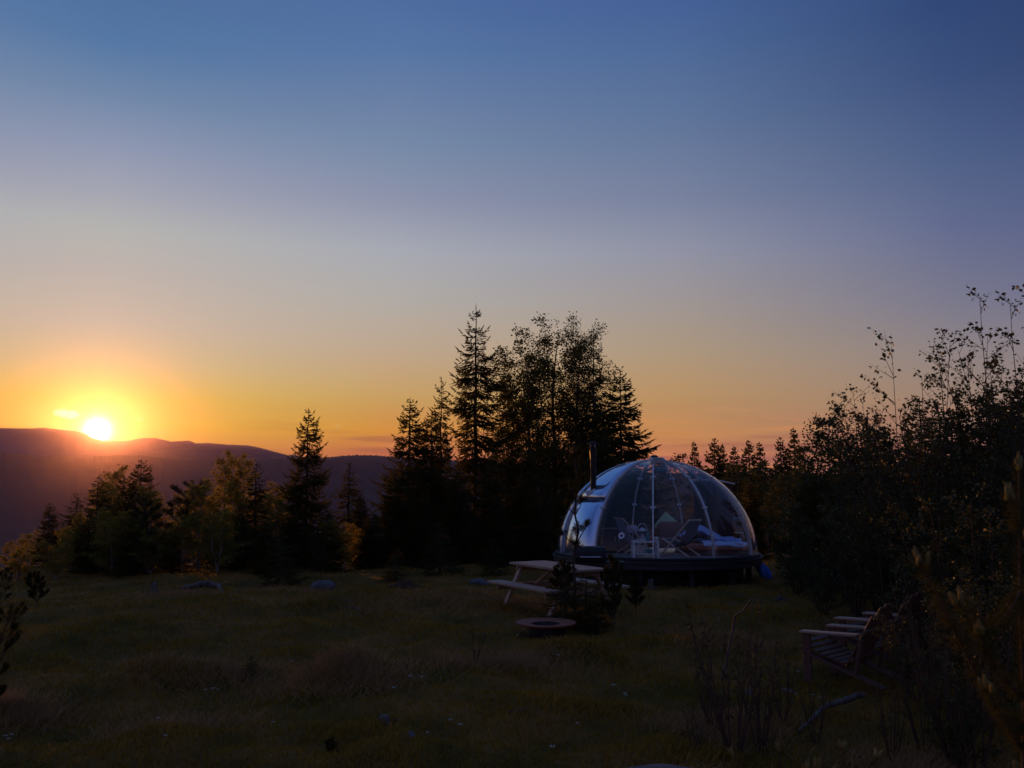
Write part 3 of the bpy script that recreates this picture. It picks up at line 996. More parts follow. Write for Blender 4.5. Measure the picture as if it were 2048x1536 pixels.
random.seed(5)
GL = 'trees and shrubs along the left edge of the meadow'
GM = 'trees of the dark clump in the middle'
GR = 'trees of the wood behind the dome'
GT = 'alder thicket on the right'
spec = [
    # left, against the sun
    ('birch3', 22, 1078, 27, 'low yellow-green birch at the left edge of the picture', 'tree', GL, 1.25),
    ('spruce1', 100, 1003, 29, 'small spruce tip standing alone left of the sun glow', 'tree', GL, .9),
    ('birch3', 62, 1058, 31, 'pale rounded birch just behind the small lone spruce', 'tree', GL, 1.3),
    ('birch3', 138, 1048, 30, 'rounded leafy birch between the lone spruce and the sunlit spruces', 'tree', GL, 1.3),
    ('spruce3', 197, 951, 28, 'orange-lit spruce directly below the sun', 'tree', GL, 1.15),
    ('birch3', 234, 926, 31, 'loose-topped birch between two orange-lit spruces', 'tree', GL, 1.0),
    ('spruce1', 283, 916, 29, 'tallest orange-lit spruce to the right of the sun', 'tree', GL, .95),
    ('birch3', 258, 1010, 26, 'bushy birch in front of the orange-lit spruces', 'tree', GL, 1.3),
    ('pine4', 341, 968, 27, 'young pine with glowing upright candles', 'tree', GL, 1.15),
    ('pine4', 311, 1000, 26, 'lower candle-tipped pine left of the glowing one', 'tree', GL, 1.1),
    ('birch3', 404, 953, 26.5, 'leafy birch with a curved pale trunk above the log', 'tree', GL, 1.3),
    ('birch3', 452, 897, 30, 'left top of the twin tall birches beyond the curved trunk', 'tree', GL, .85),
    ('birch3', 490, 902, 30.5, 'right top of the twin tall birches beyond the curved trunk', 'tree', GL, .85),
    ('spruce3', 513, 925, 29, 'thin dark spruce spire just right of the twin birches', 'tree', GL, 1.1),
    ('birch3', 552, 985, 28, 'low dull birch between the thin spire and the slender spruce', 'tree', GL, 1.2),
    ('spruce1', 617, 815, 29, 'slender spruce standing alone against the orange sky', 'tree', GL, .82),
    ('spruce3', 699, 924, 32, 'small spruce spire in the gap before the dark hill', 'tree', GL, 1.1),
    ('spruce1', 722, 985, 30, 'low spruce at the right foot of the gap', 'tree', GL, 1.0),
    ('small', 560, 1062, 22.5, 'young spruce bush at the meadow edge left of the boulder', 'tree', GL, 1.5),
    ('spruce3', 180, 1015, 26, 'dark spruce among the birches at the left foot of the glow', 'tree', GL, 1.25),
    ('birch3', 370, 1030, 25.5, 'low leafy birch thicket left of the curved trunk', 'tree', GL, 1.4),
    ('spruce1', 480, 1010, 27, 'dense dark spruce below the twin birches', 'tree', GL, 1.0),
    ('spruce1', 655, 1010, 27, 'shadowed spruce behind the boulder', 'tree', GL, 1.1),
    ('birch4', 150, 1048, 26, 'low full birch under the lone spruce at left', 'tree', GL, 1.4),
    ('birch4', 232, 1030, 25.5, 'low full birch below the sun-side spruces', 'tree', GL, 1.4),
    ('birch4', 305, 1045, 25, 'low birch left of the curved pale trunk', 'tree', GL, 1.4),
    ('spruce1', 345, 1060, 25.5, 'squat dark spruce at the foot of the candle-tipped pines', 'tree', GL, 1.3),
    ('birch4', 440, 1010, 25.5, 'bushy birch right of the curved pale trunk', 'tree', GL, 1.3),
    ('spruce1', 535, 1040, 26, 'squat dark spruce below the thin spire', 'tree', GL, 1.3),
    ('spruce1', 590, 1015, 27.5, 'dark spruce at the left foot of the slender lone spruce', 'tree', GL, 1.3),
    ('birch4', 690, 1035, 27, 'dim low birch in the gap right of the slender lone spruce', 'tree', GL, 1.4),
    ('spruce1', 745, 1020, 28, 'dark spruce filling the right side of the gap', 'tree', GL, 1.3),
    ('birch4', 40, 1085, 24.5, 'low birch at the left edge in front of the lone spruce', 'tree', GL, 1.5),
    ('birch4', 115, 1075, 24.5, 'low yellowish birch in front of the small lone spruce', 'tree', GL, 1.4),
    ('spruce1', 268, 1030, 25, 'squat dark spruce before the orange-lit ones', 'tree', GL, 1.2),
    ('birch4', 395, 1010, 27.5, 'leafy birch filling in behind the curved pale trunk', 'tree', GL, 1.3),
    ('birch4', 500, 960, 29, 'leafy birch just under the twin tall birches', 'tree', GL, 1.2),
    ('spruce1', 430, 985, 29, 'dark spruce behind the leafy birches left of the twin tall ones', 'tree', GL, 1.1),
    ('birch3', 214, 965, 28.5, 'birch squeezed between the spruce below the sun and its taller neighbours', 'tree', GL, 1.2),
    ('birch3', 300, 968, 27.5, 'birch right against the tallest orange-lit spruce', 'tree', GL, 1.2),
    ('spruce1', 248, 948, 30, 'dense spruce filling in behind the loose-topped birch', 'tree', GL, 1.1),
    ('birch4', 185, 1010, 27, 'full birch at the left flank of the orange-lit spruces', 'tree', GL, 1.3),
    ('birch3', 365, 985, 28, 'birch between the glowing pine and the curved pale trunk', 'tree', GL, 1.2),
    ('birch3', 555, 960, 30.5, 'pale birch just left of the slender lone spruce', 'tree', GL, 1.1),
    ('spruce3', 155, 985, 30, 'thin spruce between the lone one and the sun-side spruces', 'tree', GL, 1.2),
    # middle clump
    ('spruce1', 850, 985, 28, 'dark spruce low in the left part of the middle clump', 'tree', GM, 1.3),
    ('spruce1', 1000, 1000, 28, 'dark spruce low behind the picnic table', 'tree', GM, 1.4),
    ('spruce1', 1080, 985, 28, 'dark spruce low between picnic table and dome', 'tree', GM, 1.4),
    ('birch1', 1068, 672, 38, 'leafy birch filling the left half beneath the taller pair', 'tree', GM, 1.3),
    ('birch1', 1170, 690, 37, 'leafy birch right beneath the taller pair', 'tree', GM, 1.1),
    ('spruce1', 820, 794, 31, 'full spruce with a thin tip at the left of the middle clump', 'tree', GM, .95),
    ('spruce2', 790, 930, 29, 'broad dark spruce low before the left of the middle clump', 'tree', GM, 1.0),
    ('spruce4', 883, 752, 34, 'spruce half hidden on the left side of the tallest one', 'tree', GM, .72),
    ('spruce1', 864, 818, 31, 'dense spruce with a blunt top below the half hidden one', 'tree', GM, .92),
    ('tall', 952, 606, 35, 'tallest spruce with a bare lower trunk and airy crown', 'tree', GM, .98),
    ('birch2', 1012, 752, 36, 'thin birch in the gap right of the tallest spruce', 'tree', GM, .72),
    ('birch1', 1108, 620, 37, 'tall leafy birch, the left and larger crown of the pair', 'tree', GM, 1.25),
    ('birch1', 1146, 618, 36, 'tall leafy birch, the right crown of the pair', 'tree', GM, .75),
    ('birch2', 1062, 700, 36, 'lower birch on the left flank of the tall birch pair', 'tree', GM, 1.0),
    ('tall2', 1186, 652, 35, 'tall spruce leaning into the right side of the birch pair', 'tree', GM, .85),
    ('spruce2', 1240, 737, 33, 'wide spruce with spreading skirts behind the chimney', 'tree', GM, .95),
    ('spruce2', 1205, 860, 31, 'dark filled spruce right behind the stovepipe', 'tree', GM, 1.1),
    ('spruce1', 920, 930, 29, 'shadowed spruce under the tallest spruce', 'tree', GM, 1.1),
    ('spruce1', 985, 905, 30, 'shadowed spruce right of the bare trunk', 'tree', GM, 1.05),
    ('spruce2', 1045, 945, 30, 'shadowed spruce under the left of the birch pair', 'tree', GM, 1.1),
    ('spruce1', 1150, 880, 29, 'dark spruce at the left shoulder of the dome', 'tree', GM, 1.0),
    ('birch2', 1095, 900, 33, 'low birch in the dusk beneath the birch pair', 'tree', GM, .9),
    ('small', 880, 1045, 25, 'small dim spruce at the foot of the middle clump', 'tree', GM, 1.35),
    ('small', 792, 1096, 24, 'smallest dim spruce behind the tree stump', 'tree', GM, 1.4),
    ('small', 985, 1078, 25, 'small dim spruce left of the picnic table', 'tree', GM, 1.5),
    ('pine2', 645, 1066, 24, 'small pine just behind the boulder', 'tree', GM, 1.0),
    # wood behind the dome
    ('birch3', 1342, 904, 48, 'rounded birch just showing over the top of the dome', 'tree', GR, 1.6),
    ('spire1', 1388, 880, 46, 'separate thin spruce rising over the right shoulder of the dome', 'tree', GR, .9),
    ('spire2', 1428, 875, 44, 'bushy spruce with a broad top, second right of the dome top', 'tree', GR, 1.0),
    ('spire1', 1445, 886, 46, 'narrow spruce tucked behind the bushy one right of the dome top', 'tree', GR, 1.0),
    ('spire1', 1467, 890, 47, 'short spruce spire in the dip of the wood skyline', 'tree', GR, 1.1),
    ('spire2', 1497, 879, 44, 'spruce with rounded shoulders in the middle of the wood skyline', 'tree', GR, 1.0),
    ('spire1', 1519, 882, 45, 'spruce with a feathery tip right of the rounded one', 'tree', GR, 1.1),
    ('spire2', 1560, 873, 42, 'spruce left of the tallest spire in the wood skyline', 'tree', GR, .9),
    ('spire1', 1587, 853, 42, 'tallest spire of the wood skyline behind the dome', 'tree', GR, 1.0),
    ('birch3', 1615, 872, 38, 'sparse birch right of the tallest wood spire', 'tree', GR, 1.2),
    ('spire2', 1408, 930, 38, 'dark spruce filling in right behind the dome shoulder', 'tree', GR, 1.3),
    ('birch3', 1470, 925, 36, 'dull green birch below the wood skyline dip', 'tree', GR, 1.7),
    ('birch3', 1530, 920, 34, 'dull green birch below the middle of the wood skyline', 'tree', GR, 1.7),
    ('spire2', 1500, 960, 31, 'dark spruce behind the right edge of the dome', 'tree', GR, 1.2),
    ('birch3', 1575, 935, 31, 'dull birch between the dome and the thicket', 'tree', GR, 1.6),
    # thicket on the right, back to front
    ('birch3', 1655, 805, 24, 'upright feathery birch at the left end of the thicket skyline', 'tree', GT, 1.0),
    ('spruce1', 1712, 850, 22, 'spruce below the leaning sprig of the thicket', 'tree', GT, 1.0),
    ('birch3', 1740, 825, 21, 'dense round-topped birch in the thicket skyline', 'tree', GT, 1.1),
    ('spruce1', 1838, 790, 19, 'spruce right of the tall sparse sapling', 'tree', GT, .9),
    ('spruce3', 1875, 800, 18, 'narrow spruce right of its like in the thicket', 'tree', GT, 1.2),
    ('spruce2', 1930, 850, 16, 'dense dark spruce under the right-hand saplings', 'tree', GT, 1.1),
    ('spruce1', 2020, 780, 15, 'dark spruce at the right edge of the picture', 'tree', GT, 1.1),
    ('spruce1', 1640, 930, 22, 'dark spruce low at the left end of the thicket', 'tree', GT, 1.2),
    ('spruce2', 1780, 905, 18, 'wide dark spruce in the heart of the thicket', 'tree', GT, 1.1),
    ('sap2', 1712, 770, 14, 'short sapling with a hooked leafy tip left of the tall sparse one', 'sapling', GT, 1.0),
    ('sap1', 1792, 646, 11.5, 'tall sparse sapling with single leaves against the sky', 'sapling', GT, 1.0),
    ('sap2', 1853, 652, 12, 'sapling leaning left with leaves along one side', 'sapling', GT, 1.1),
    ('sap2', 1908, 660, 12.5, 'leafy sapling between the leaning one and the tall right-hand ones', 'sapling', GT, 1.2),
    ('sap3', 1950, 665, 12, 'bushy many-stemmed sapling left of the tallest tips', 'sapling', GT, 1.1),
    ('sap3', 1987, 574, 11.5, 'tallest sapling with crowded leaves near the right edge', 'sapling', GT, 1.0),
    ('sap2', 2016, 570, 11, 'tall sapling with a bare straight leader beside the tallest', 'sapling', GT, 1.0),
    ('sap3', 2046, 585, 11, 'sapling cut by the right edge of the picture', 'sapling', GT, 1.1),
    ('bush3', 1772, 800, 14.5, 'loose alder standing right under the tall sparse sapling', 'bush', GT, 1.2),
    ('sap2', 1752, 752, 13, 'leafy sapling just left of the tall sparse one', 'sapling', GT, 1.1),
    ('sap3', 1825, 740, 13, 'bushy sapling between the tall sparse one and the leaning one', 'sapling', GT, 1.0),
    ('spire2', 1690, 862, 21, 'dark spruce in the left shoulder of the thicket', 'tree', GT, 1.1),
    ('spire2', 1765, 850, 20, 'dark spruce straight behind the tall sparse sapling', 'tree', GT, 1.1),
    ('spire2', 1900, 815, 17, 'dark spruce under the leafy sapling next to the leaning one', 'tree', GT, 1.2),
    ('spire2', 1975, 775, 16, 'dark spruce behind the tallest sapling', 'tree', GT, 1.2),
    ('spire2', 2045, 760, 15.5, 'dark spruce half cut by the right edge behind the saplings', 'tree', GT, 1.2),
    ('spire2', 1610, 960, 24, 'dark spruce between the wood and the thicket', 'tree', GT, 1.2),
    ('spire2', 1850, 890, 15, 'dark spruce low under the leaning sapling', 'tree', GT, 1.3),
    ('bush1', 1822, 1222, 9.3, 'small leafy alder in front of the far garden chair', 'bush', GT, 1.3),
    ('bush3', 1680, 880, 17, 'tall loose alder at the back left of the thicket', 'bush', GT, 1.1),
    ('bush1', 1640, 985, 18, 'low alder at the left margin of the thicket', 'bush', GT, 1.3),
    ('bush2', 1590, 1040, 19, 'yellow-flecked alder nearest to the dome', 'bush', GT, 1.5),
    ('bush3', 1745, 880, 15, 'upright alder below the tall sparse sapling', 'bush', GT, 1.1),
    ('bush1', 1700, 985, 15, 'wide alder with pale flecks in the middle of the thicket', 'bush', GT, 1.5),
    ('bush3', 1810, 840, 13.5, 'upright alder with reddish stems right of the tall sparse sapling', 'bush', GT, 1.2),
    ('bush3', 1880, 800, 13, 'crowded alder under the leaning sapling', 'bush', GT, 1.2),
    ('bush3', 1965, 760, 12.5, 'crowded alder under the tallest sapling', 'bush', GT, 1.2),
    ('bush3', 2035, 770, 11.5, 'alder filling the right edge below the cut sapling', 'bush', GT, 1.2),
    ('bush2', 1640, 1110, 15.5, 'low spreading alder behind the two garden chairs', 'bush', GT, 1.5),
    ('bush1', 1790, 1030, 13.5, 'alder right behind the back of the near garden chair', 'bush', GT, 1.5),
    ('bush2', 1830, 1010, 12, 'dense dark alder to the right of the chairs', 'bush', GT, 1.5),
    ('bush1', 1905, 980, 11, 'dark alder with long bare stems right of the chairs', 'bush', GT, 1.4),
    ('bush2', 1985, 960, 10.5, 'dark alder in front of the tallest sapling', 'bush', GT, 1.4),
    ('bush2', 1925, 1180, 9, 'leafy alder hiding the far garden chair', 'bush', GT, 1.4),
    ('bush1', 1950, 1130, 8.5, 'near alder of thin dark stems low on the right', 'bush', GT, 1.4),
    ('bush2', 2030, 1150, 8, 'near alder low at the right edge', 'bush', GT, 1.4),
    ('bush2', 1900, 1330, 7.4, 'lowest alder in front of the thicket at the bottom right', 'bush', GT, 1.5),
]
for key, px, py, y, label, cat, grp, wide in spec:
    plant(key, px, py, y, label, cat, grp, dark=grp != GL, wide=wide * (1.28 if grp == GL and key[:5] != 'small' and px != 617 else 1.1))  # only the left group keeps the backlit leaf colour


# ------------------------------------------------------------------ the dome and its platform
DY = 24.0
DC = gpt(1313, DY)
DECKZ = pt(1313, 1103, DY).z - .06
GND = DC.z
rd, hd = 2.60, 2.44
plat = thing('wooden_platform', (DC.x, DY, GND), 'round dark wooden platform carrying the clear dome', 'platform')
hz_ = DECKZ - GND
m = MB()
m.lathe([(0, hz_), (2.72, hz_), (2.72, hz_ - .05), (0, hz_ - .05)], 64)
m.build('deck_floor', 'deck', plat)
MB().lathe([(2.66, hz_ - .053), (2.69, hz_ - .053), (2.69, hz_ - .19), (2.66, hz_ - .19)], 64, closed=True).build('fascia', 'deck', plat)
MB().lathe([(2.20, hz_ - .06), (2.22, hz_ - .06), (2.22, -.1), (2.20, -.1)], 64, closed=True).build('underdeck_shadow', 'soot', plat)  # dark ring added in place of the shadow under the deck
pm = None
for i in range(12):
    a = 2 * PI * i / 12 + .2
    if pm is None:
        p = MB().box((0, 0, (hz_ - .06) / 2 - .1), (.12, .12, hz_ - .06 + .2)).build('post', 'deck', plat)
        pm = p.data
    else:
        p = link('post', pm, None, plat)
    p.location = (2.35 * math.cos(a), 2.35 * math.sin(a), 0)

dome = thing('glamping_dome', (DC.x, DY, DECKZ), 'clear ribbed dome tent with silver seams on a dark platform', 'dome')
RIB0 = R_(-43)
DR = 2 * PI / 11


def ds(phi, u, r=rd, off=0.0):
    """dome surface: phi from the viewer's side, u 0 at the rim to 1 at the crown"""
    a = u * PI / 2
    q = math.cos(a) ** .94
    h = math.sin(a) ** 1.0
    n = Vector((math.sin(phi) * math.cos(a), -math.cos(phi) * math.cos(a), math.sin(a)))
    p = Vector((r * q * math.sin(phi), -r * q * math.cos(phi), hd * h))
    return p + n * off


def shell(mb, p0, p1, u0, u1, t, nu=12, nphi=5, off=0.0):
    b = len(mb.v)
    for s in (0, 1):
        for i in range(nu + 1):
            for j in range(nphi + 1):
                u = u0 + (u1 - u0) * i / nu
                mb.v.append(tuple(ds(p0 + (p1 - p0) * j / nphi, u, off=off - s * t)))
    w = nphi + 1
    N = (nu + 1) * w
    for i in range(nu):
        for j in range(nphi):
            a = b + i * w + j
            mb.f.append((a, a + 1, a + 1 + w, a + w))
            mb.f.append((a + N, a + N + w, a + N + 1 + w, a + N + 1))
    for i in range(nu):
        for j in (0, nphi):
            a = b + i * w + j
            mb.f.append((a, a + w, a + w + N, a + N) if j == 0 else (a, a + N, a + w + N, a + w))
    for j in range(nphi):
        for i in (0, nu):
            a = b + i * w + j
            mb.f.append((a, a + N, a + 1 + N, a + 1) if i == 0 else (a, a + 1, a + 1 + N, a + N))
    return mb


def rib(phi):
    mb = MB()
    n = 26
    b = len(mb.v)
    hw = .017
    tang = Vector((math.cos(phi), math.sin(phi), 0))
    for i in range(n + 1):
        u = .0 + .955 * i / n
        for (sx, off) in ((-1, .022), (1, .022), (1, -.022), (-1, -.022)):
            mb.v.append(tuple(ds(phi, u, off=off) + tang * sx * hw))
    for i in range(n):
        for j in range(4):
            a, c = b + i * 4 + j, b + i * 4 + (j + 1) % 4
            mb.f.append((a, c, c + 4, a + 4))
    return mb


def clip(phi, u):
    tang = Vector((math.cos(phi), math.sin(phi), 0))
    p = ds(phi, u, off=.0)
    q = ds(phi, u + .02) - ds(phi, u)
    q.normalize()
    n = tang.cross(q)
    return MB().box(p, (.13, .035, .07), Matrix((tang, q, n)).transposed())


for i in range(11):
    phi = RIB0 + DR * i
    r = rib(phi).build('rib', 'alu', dome)
    for u in (.34, .60, .82):
        clip(phi, u).build('seam_clip', 'alu', r)
    a0, a1 = phi + .012, phi + DR - .012
    if i in (9, 10):      # the two closed panels on the left, each of an upper and a lower sheet
        sp1 = shell(MB(), a0, a1, .006, .40, .014, 8).build('solid_panel', 'foil', dome)
        sp1.data.polygons.foreach_set('use_smooth', [True] * (8 * 5 * 2) + [False] * (len(sp1.data.polygons) - 80))
        sp2 = shell(MB(), a0, a1, .405, .955, .014, 10, off=.035).build('solid_panel', 'foil', dome)
        sp2.data.polygons.foreach_set('use_smooth', [True] * (10 * 5 * 2) + [False] * (len(sp2.data.polygons) - 100))
    else:
        p = shell(MB(), a0, a1, .006, .955, .008, 16, 6).build('pane', 'pane', dome)
        p.data.polygons.foreach_set('use_smooth', [True] * (16 * 6 * 2) + [False] * (len(p.data.polygons) - 192))
        if i == 0:
            # round sticker on the pane
            ph, uu = R_(-27.5), .155
            c = ds(ph, uu, off=.006)
            tx = Vector((math.cos(ph), math.sin(ph), 0))
            ty = (ds(ph, uu + .02) - ds(ph, uu)).normalized()
            nn = tx.cross(ty)
            mb = MB()
            k = 24
            for r0, r1, o_ in ((.035, .078, .002),):
                for j in range(k):
                    a, b2 = 2 * PI * j / k, 2 * PI * (j + 1) / k
                    mb.face([c + (tx * math.cos(x) + ty * math.sin(x)) * rr + nn * o_ for x, rr in ((a, r1), (b2, r1), (b2, r0), (a, r0))])
            st = mb.build('sticker', 'sticker', p)
            st['label'] = 'round white and blue sticker'
# base ring
MB().lathe([(rd - .05, -.01), (rd + .06, -.01), (rd + .06, .05), (rd + .02, .08), (rd - .05, .08)], 66, closed=True).build('base_ring', 'black', dome)
MB().lathe([(0, .004), (rd - .06, .004), (rd - .06, .012), (0, .012)], 64).build('floor', 'floor', dome)
# crown: plate, cap and vent hatch
MB().lathe([(0, hd + .05), (.20, hd + .03), (.30, hd - .015), (.30, hd - .05), (0, hd - .03)], 32).build('crown_plate', 'alu', dome, smooth=True)
MB().lathe([(0, hd + .15), (.06, hd + .145), (.105, hd + .11), (.11, hd + .05), (0, hd + .05)], 20).build('vent_cap', 'black', dome, smooth=True)
vn = MB()
vphi = R_(-1)
vc = ds(vphi, .86, off=.05)
vq = (ds(vphi, .88) - ds(vphi, .84)).normalized()
vx = Vector((math.cos(vphi), math.sin(vphi), 0))
vr = Matrix((vx, vq, vx.cross(vq))).transposed()
for s in (-1, 1):
    vn.box(vc + vr @ Vector((s * .165, 0, 0)), (.035, .36, .09), vr)
    vn.box(vc + vr @ Vector((0, s * .165, 0)), (.295, .035, .09), vr)
vo = vn.build('roof_vent', 'alu', dome)
for k in range(5):
    MB().box(vc + vr @ Vector((0, -.11 + .055 * k, -.01)), (.29, .012, .05), vr @ Matrix.Rotation(.6, 3, 'X')).build('slat', 'soot', vo)
fp = ds(vphi, .78, off=-.10)
MB().box(fp, (.32, .05, .17), vr).build('fan_box', 'black', dome)
# entrance porch on the far right side
ep = R_(118)
ex = Vector((math.cos(ep), math.sin(ep), 0))
eo = Vector((math.sin(ep), -math.cos(ep), 0))
er = Matrix((ex, eo, Vector((0, 0, 1)))).transposed()
pb = eo * 1.95
for s in (-1, 1):
    MB().box(pb + ex * s * .46 + eo * .02 + Vector((0, 0, .92)), (.05, .56, 1.84), er).build('porch_wall', 'cabinet', dome)
MB().box(pb + eo * .0 + Vector((0, 0, 1.885)), (1.06, .70, .04), er @ Matrix.Rotation(-.16, 3, 'X')).build('porch_roof', 'white', dome)
dr = MB()
for s in (-1, 1):
    dr.box(pb + ex * s * .38 + eo * .1 + Vector((0, 0, .90)), (.09, .09, 1.78), er)
dr.box(pb + eo * .1 + Vector((0, 0, 1.81)), (.85, .085, .07), er)
dr.build('door_frame', 'redwood', dome)
MB().box(pb + eo * .12 + Vector((0, 0, .89)), (.66, .04, 1.74), er).build('door', 'cabinet', dome)
# stovepipe through the left panel
cp = pt(1187, 1003, DY - .9)
cx_, cz_ = cp.x - DC.x, cp.z - DECKZ
ctop = pt(1187, 884, DY - .9).z - DECKZ
cyl = -.9
ch = MB().tube([(cx_, cyl, .35), (cx_, cyl, ctop - .30)], .075, 16).build('chimney', 'black', dome, smooth=False)
MB().tube([(cx_, cyl, ctop - .34), (cx_, cyl, ctop - .12)], .085, 16).build('chimney_collar', 'soot', ch)
MB().lathe([(0, ctop + .02), (.05, ctop + .01), (.15, ctop - .05), (.15, ctop - .06), (0, ctop - .045)], 20, c=(cx_, cyl, 0)).build('rain_cap', 'soot', ch, smooth=True)
sb = MB()
for k in range(4):
    a = k * PI / 2 + .5
    sb.box((cx_ + .08 * math.cos(a), cyl + .08 * math.sin(a), ctop - .09), (.012, .012, .10))
sb.build('cap_strut', 'alu', ch)
MB().box((cx_ - .02, cyl, cz_ + .10), (.24, .24, .40), Matrix.Rotation(-.35, 3, 'Y')).build('flashing', 'alu', ch)


def inside(px, py, dy=0):
    """a place in the dome: photo column and row, dy metres behind its centre"""
    p = pt(px, py, DY + dy)
    return Vector((p.x, p.y, p.z))


FZ = DECKZ + .012


def onfloor(px, dy):
    p = pt(px, 1100, DY + dy)
    return Vector((p.x, p.y, FZ))


# bed
b0 = onfloor(1428, -.55)
bed = thing('bed', b0, 'low bed with a terracotta mattress at the right of the dome', 'bed')
MB().box((0, .35, .06), (1.60, 1.5, .12)).build('bed_base', 'redwood', bed, bevel=.01)
MB().box((0, .35, .215), (1.66, 1.52, .18)).build('mattress', 'mattress', bed, bevel=.05)


def cloth(name, m, parent, nx, ny, fn, label=None, cat=None, loc=None, thick=.03):
    V = [fn(i / nx, j / ny) for j in range(ny + 1) for i in range(nx + 1)]
    F = [(j * (nx + 1) + i, j * (nx + 1) + i + 1, (j + 1) * (nx + 1) + i + 1, (j + 1) * (nx + 1) + i) for j in range(ny) for i in range(nx)]
    me = bpy.data.meshes.new(name)
    me.from_pydata([tuple(v) for v in V], [], F)
    o = link(name, me, m, parent, smooth=True)
    so = o.modifiers.new('thickness', 'SOLIDIFY')
    so.thickness = thick
    ss = o.modifiers.new('smooth', 'SUBSURF')
    ss.levels = ss.render_levels = 1
    if loc is not None:
        o.location = loc
    if label:
        tag(o, label, cat)
    return o


rn = random.Random(3)
NB = [[rn.uniform(-1, 1) for _ in range(40)] for _ in range(40)]


def bumpy(u, v, f):
    x, y = u * f, v * f
    i, j = int(x) % 39, int(y) % 39
    a, b = x - int(x), y - int(y)
    a, b = a * a * (3 - 2 * a), b * b * (3 - 2 * b)
    return (NB[j][i] * (1 - a) + NB[j][i + 1] * a) * (1 - b) + (NB[j + 1][i] * (1 - a) + NB[j + 1][i + 1] * a) * b


def duvet(u, v):
    x = -.35 + 1.14 * u
    y = -.44 + 1.3 * v
    z = .345 + .035 * bumpy(u, v, 7) + .06 * math.sin(PI * u) * v
    if v < .12:
        z -= .06 * (1 - v / .12)
    return (x, y, z)


cloth('duvet', 'duvet', None, 22, 18, duvet, 'light blue duvet folded at the front edge of the low bed', 'duvet', b0, .06)


def blanket(u, v):
    x = -.80 + 1.5 * u
    y = -.18 + .95 * v
    z = .37 + .40 * math.exp(-((u - .30) / .30) ** 2) * (.55 + .45 * math.sin(PI * min(1, v * 1.3))) + .05 * bumpy(u + .3, v, 7) + .035 * math.sin(v * 8 + u * 6)
    return (x, y, z)


cloth('blanket', 'throw', None, 22, 18, blanket, 'blue blanket heaped on the left half of the low bed', 'blanket', b0, .04)

# armchair with cushion
a0 = onfloor(1338, .75)
arm = thing('armchair', a0, 'brown plush armchair with its back to the viewer behind the deck chairs', 'armchair', PI)
MB().box((0, 0, .26), (.82, .75, .30)).build('seat', 'fur', arm, bevel=.09, smooth=True)
MB().box((0, .30, .56), (.74, .24, .50), Matrix.Rotation(-.18, 3, 'X')).build('backrest', 'fur', arm, bevel=.10, smooth=True)
for s in (-1, 1):
    MB().box((s * .38, -.02, .47), (.20, .72, .24)).build('armrest', 'fur', arm, bevel=.08, smooth=True)
for sx in (-1, 1):
    for sy in (-1, 1):
        MB().tube([(sx * .33, sy * .28, 0), (sx * .33, sy * .28, .12)], .025, 8).build('leg', 'cabinet', arm)


def cush(u, v):
    x, y = u * 2 - 1, v * 2 - 1
    r = (1 - abs(x) ** 3) * (1 - abs(y) ** 3)
    return (x * .27, -.04 - .12 * r, y * .24)


cu = MB()
bm_n = 10
for s in (1, -1):
    b = len(cu.v)
    for j in range(bm_n + 1):
        for i in range(bm_n + 1):
            q = cush(i / bm_n, j / bm_n)
            cu.v.append((q[0], (q[1] + .04) * s, q[2]))
    for j in range(bm_n):
        for i in range(bm_n):
            a = b + j * (bm_n + 1) + i
            f = (a, a + 1, a + bm_n + 2, a + bm_n + 1)
            cu.f.append(f if s > 0 else f[::-1])
co = cu.build('cushion', 'green', None, smooth=True)
cpos = inside(1338, 1054, .72)
co.location = cpos
co.rotation_euler = (.15, .70, 0)
co.scale = (1.25, 1, 1.1)
tag(co, 'pale green cushion standing on one corner on the brown armchair', 'cushion')


def deck_chair(loc, rotz, label, canvas, name='deck_chair'):
    """folding sling chair, local +y is the way the sitter faces"""
    o = thing(name, loc, label, 'deck chair', rotz, 'folding deck chairs in the dome')
    w = .29
    for s in (-1, 1):
        MB().beam((s * w, .42, .02), (s * w, -.42, .92), .03, .05, (1, 0, 0)).build('back_rail', 'frame', o)
        MB().beam((s * (w - .035), -.40, .02), (s * (w - .035), .38, .46), .03, .05, (1, 0, 0)).build('seat_rail', 'frame', o)
    MB().beam((-w, -.42, .92), (w, -.42, .92), .04, .04).build('top_bar', 'frame', o)
    MB().beam((-w, .36, .44), (w, .36, .44), .03, .03).build('front_bar', 'frame', o)
    MB().beam((-w, .42, .03), (w, .42, .03), .03, .03).build('foot_bar', 'frame', o)
    me = []
    mb = MB()
    n = 12
    path = []
    for i in range(n + 1):
        t = i / n
        p = Vector((0, -.40, .90)) * (1 - t) ** 2 + Vector((0, -.12, -.06)) * 2 * t * (1 - t) + Vector((0, .36, .45)) * t * t
        path.append(p)
    for i in range(n):
        a, b = path[i], path[i + 1]
        d = (b - a).normalized()
        nn = Vector((0, -d.z, d.y)) * .006
        for q0, q1 in ((a + nn, b + nn), (b - nn, a - nn)):
            mb.face([q0 + Vector((-w + .02, 0, 0)), q0 + Vector((w - .02, 0, 0)), q1 + Vector((w - .02, 0, 0)), q1 + Vector((-w + .02, 0, 0))])
    mb.build('sling', canvas, o)
    return o


deck_chair(onfloor(1362, -1.25), R_(48), 'dark folding deck chair seen from behind in front of the bed', 'canvas')
deck_chair(onfloor(1268, -.2), R_(-75), 'grey folding deck chair left of the white table', 'lilac')

pw0 = inside(1264, 1058, -.05)
po = MB().box((0, 0, 0), (.36, .16, .20)).build('pillow', 'lilac', None, bevel=.06)
po.location = pw0
po.rotation_euler = (-.3, 0, .5)
tag(po, 'pale pillow leaning on the grey deck chair left of the white table', 'pillow')

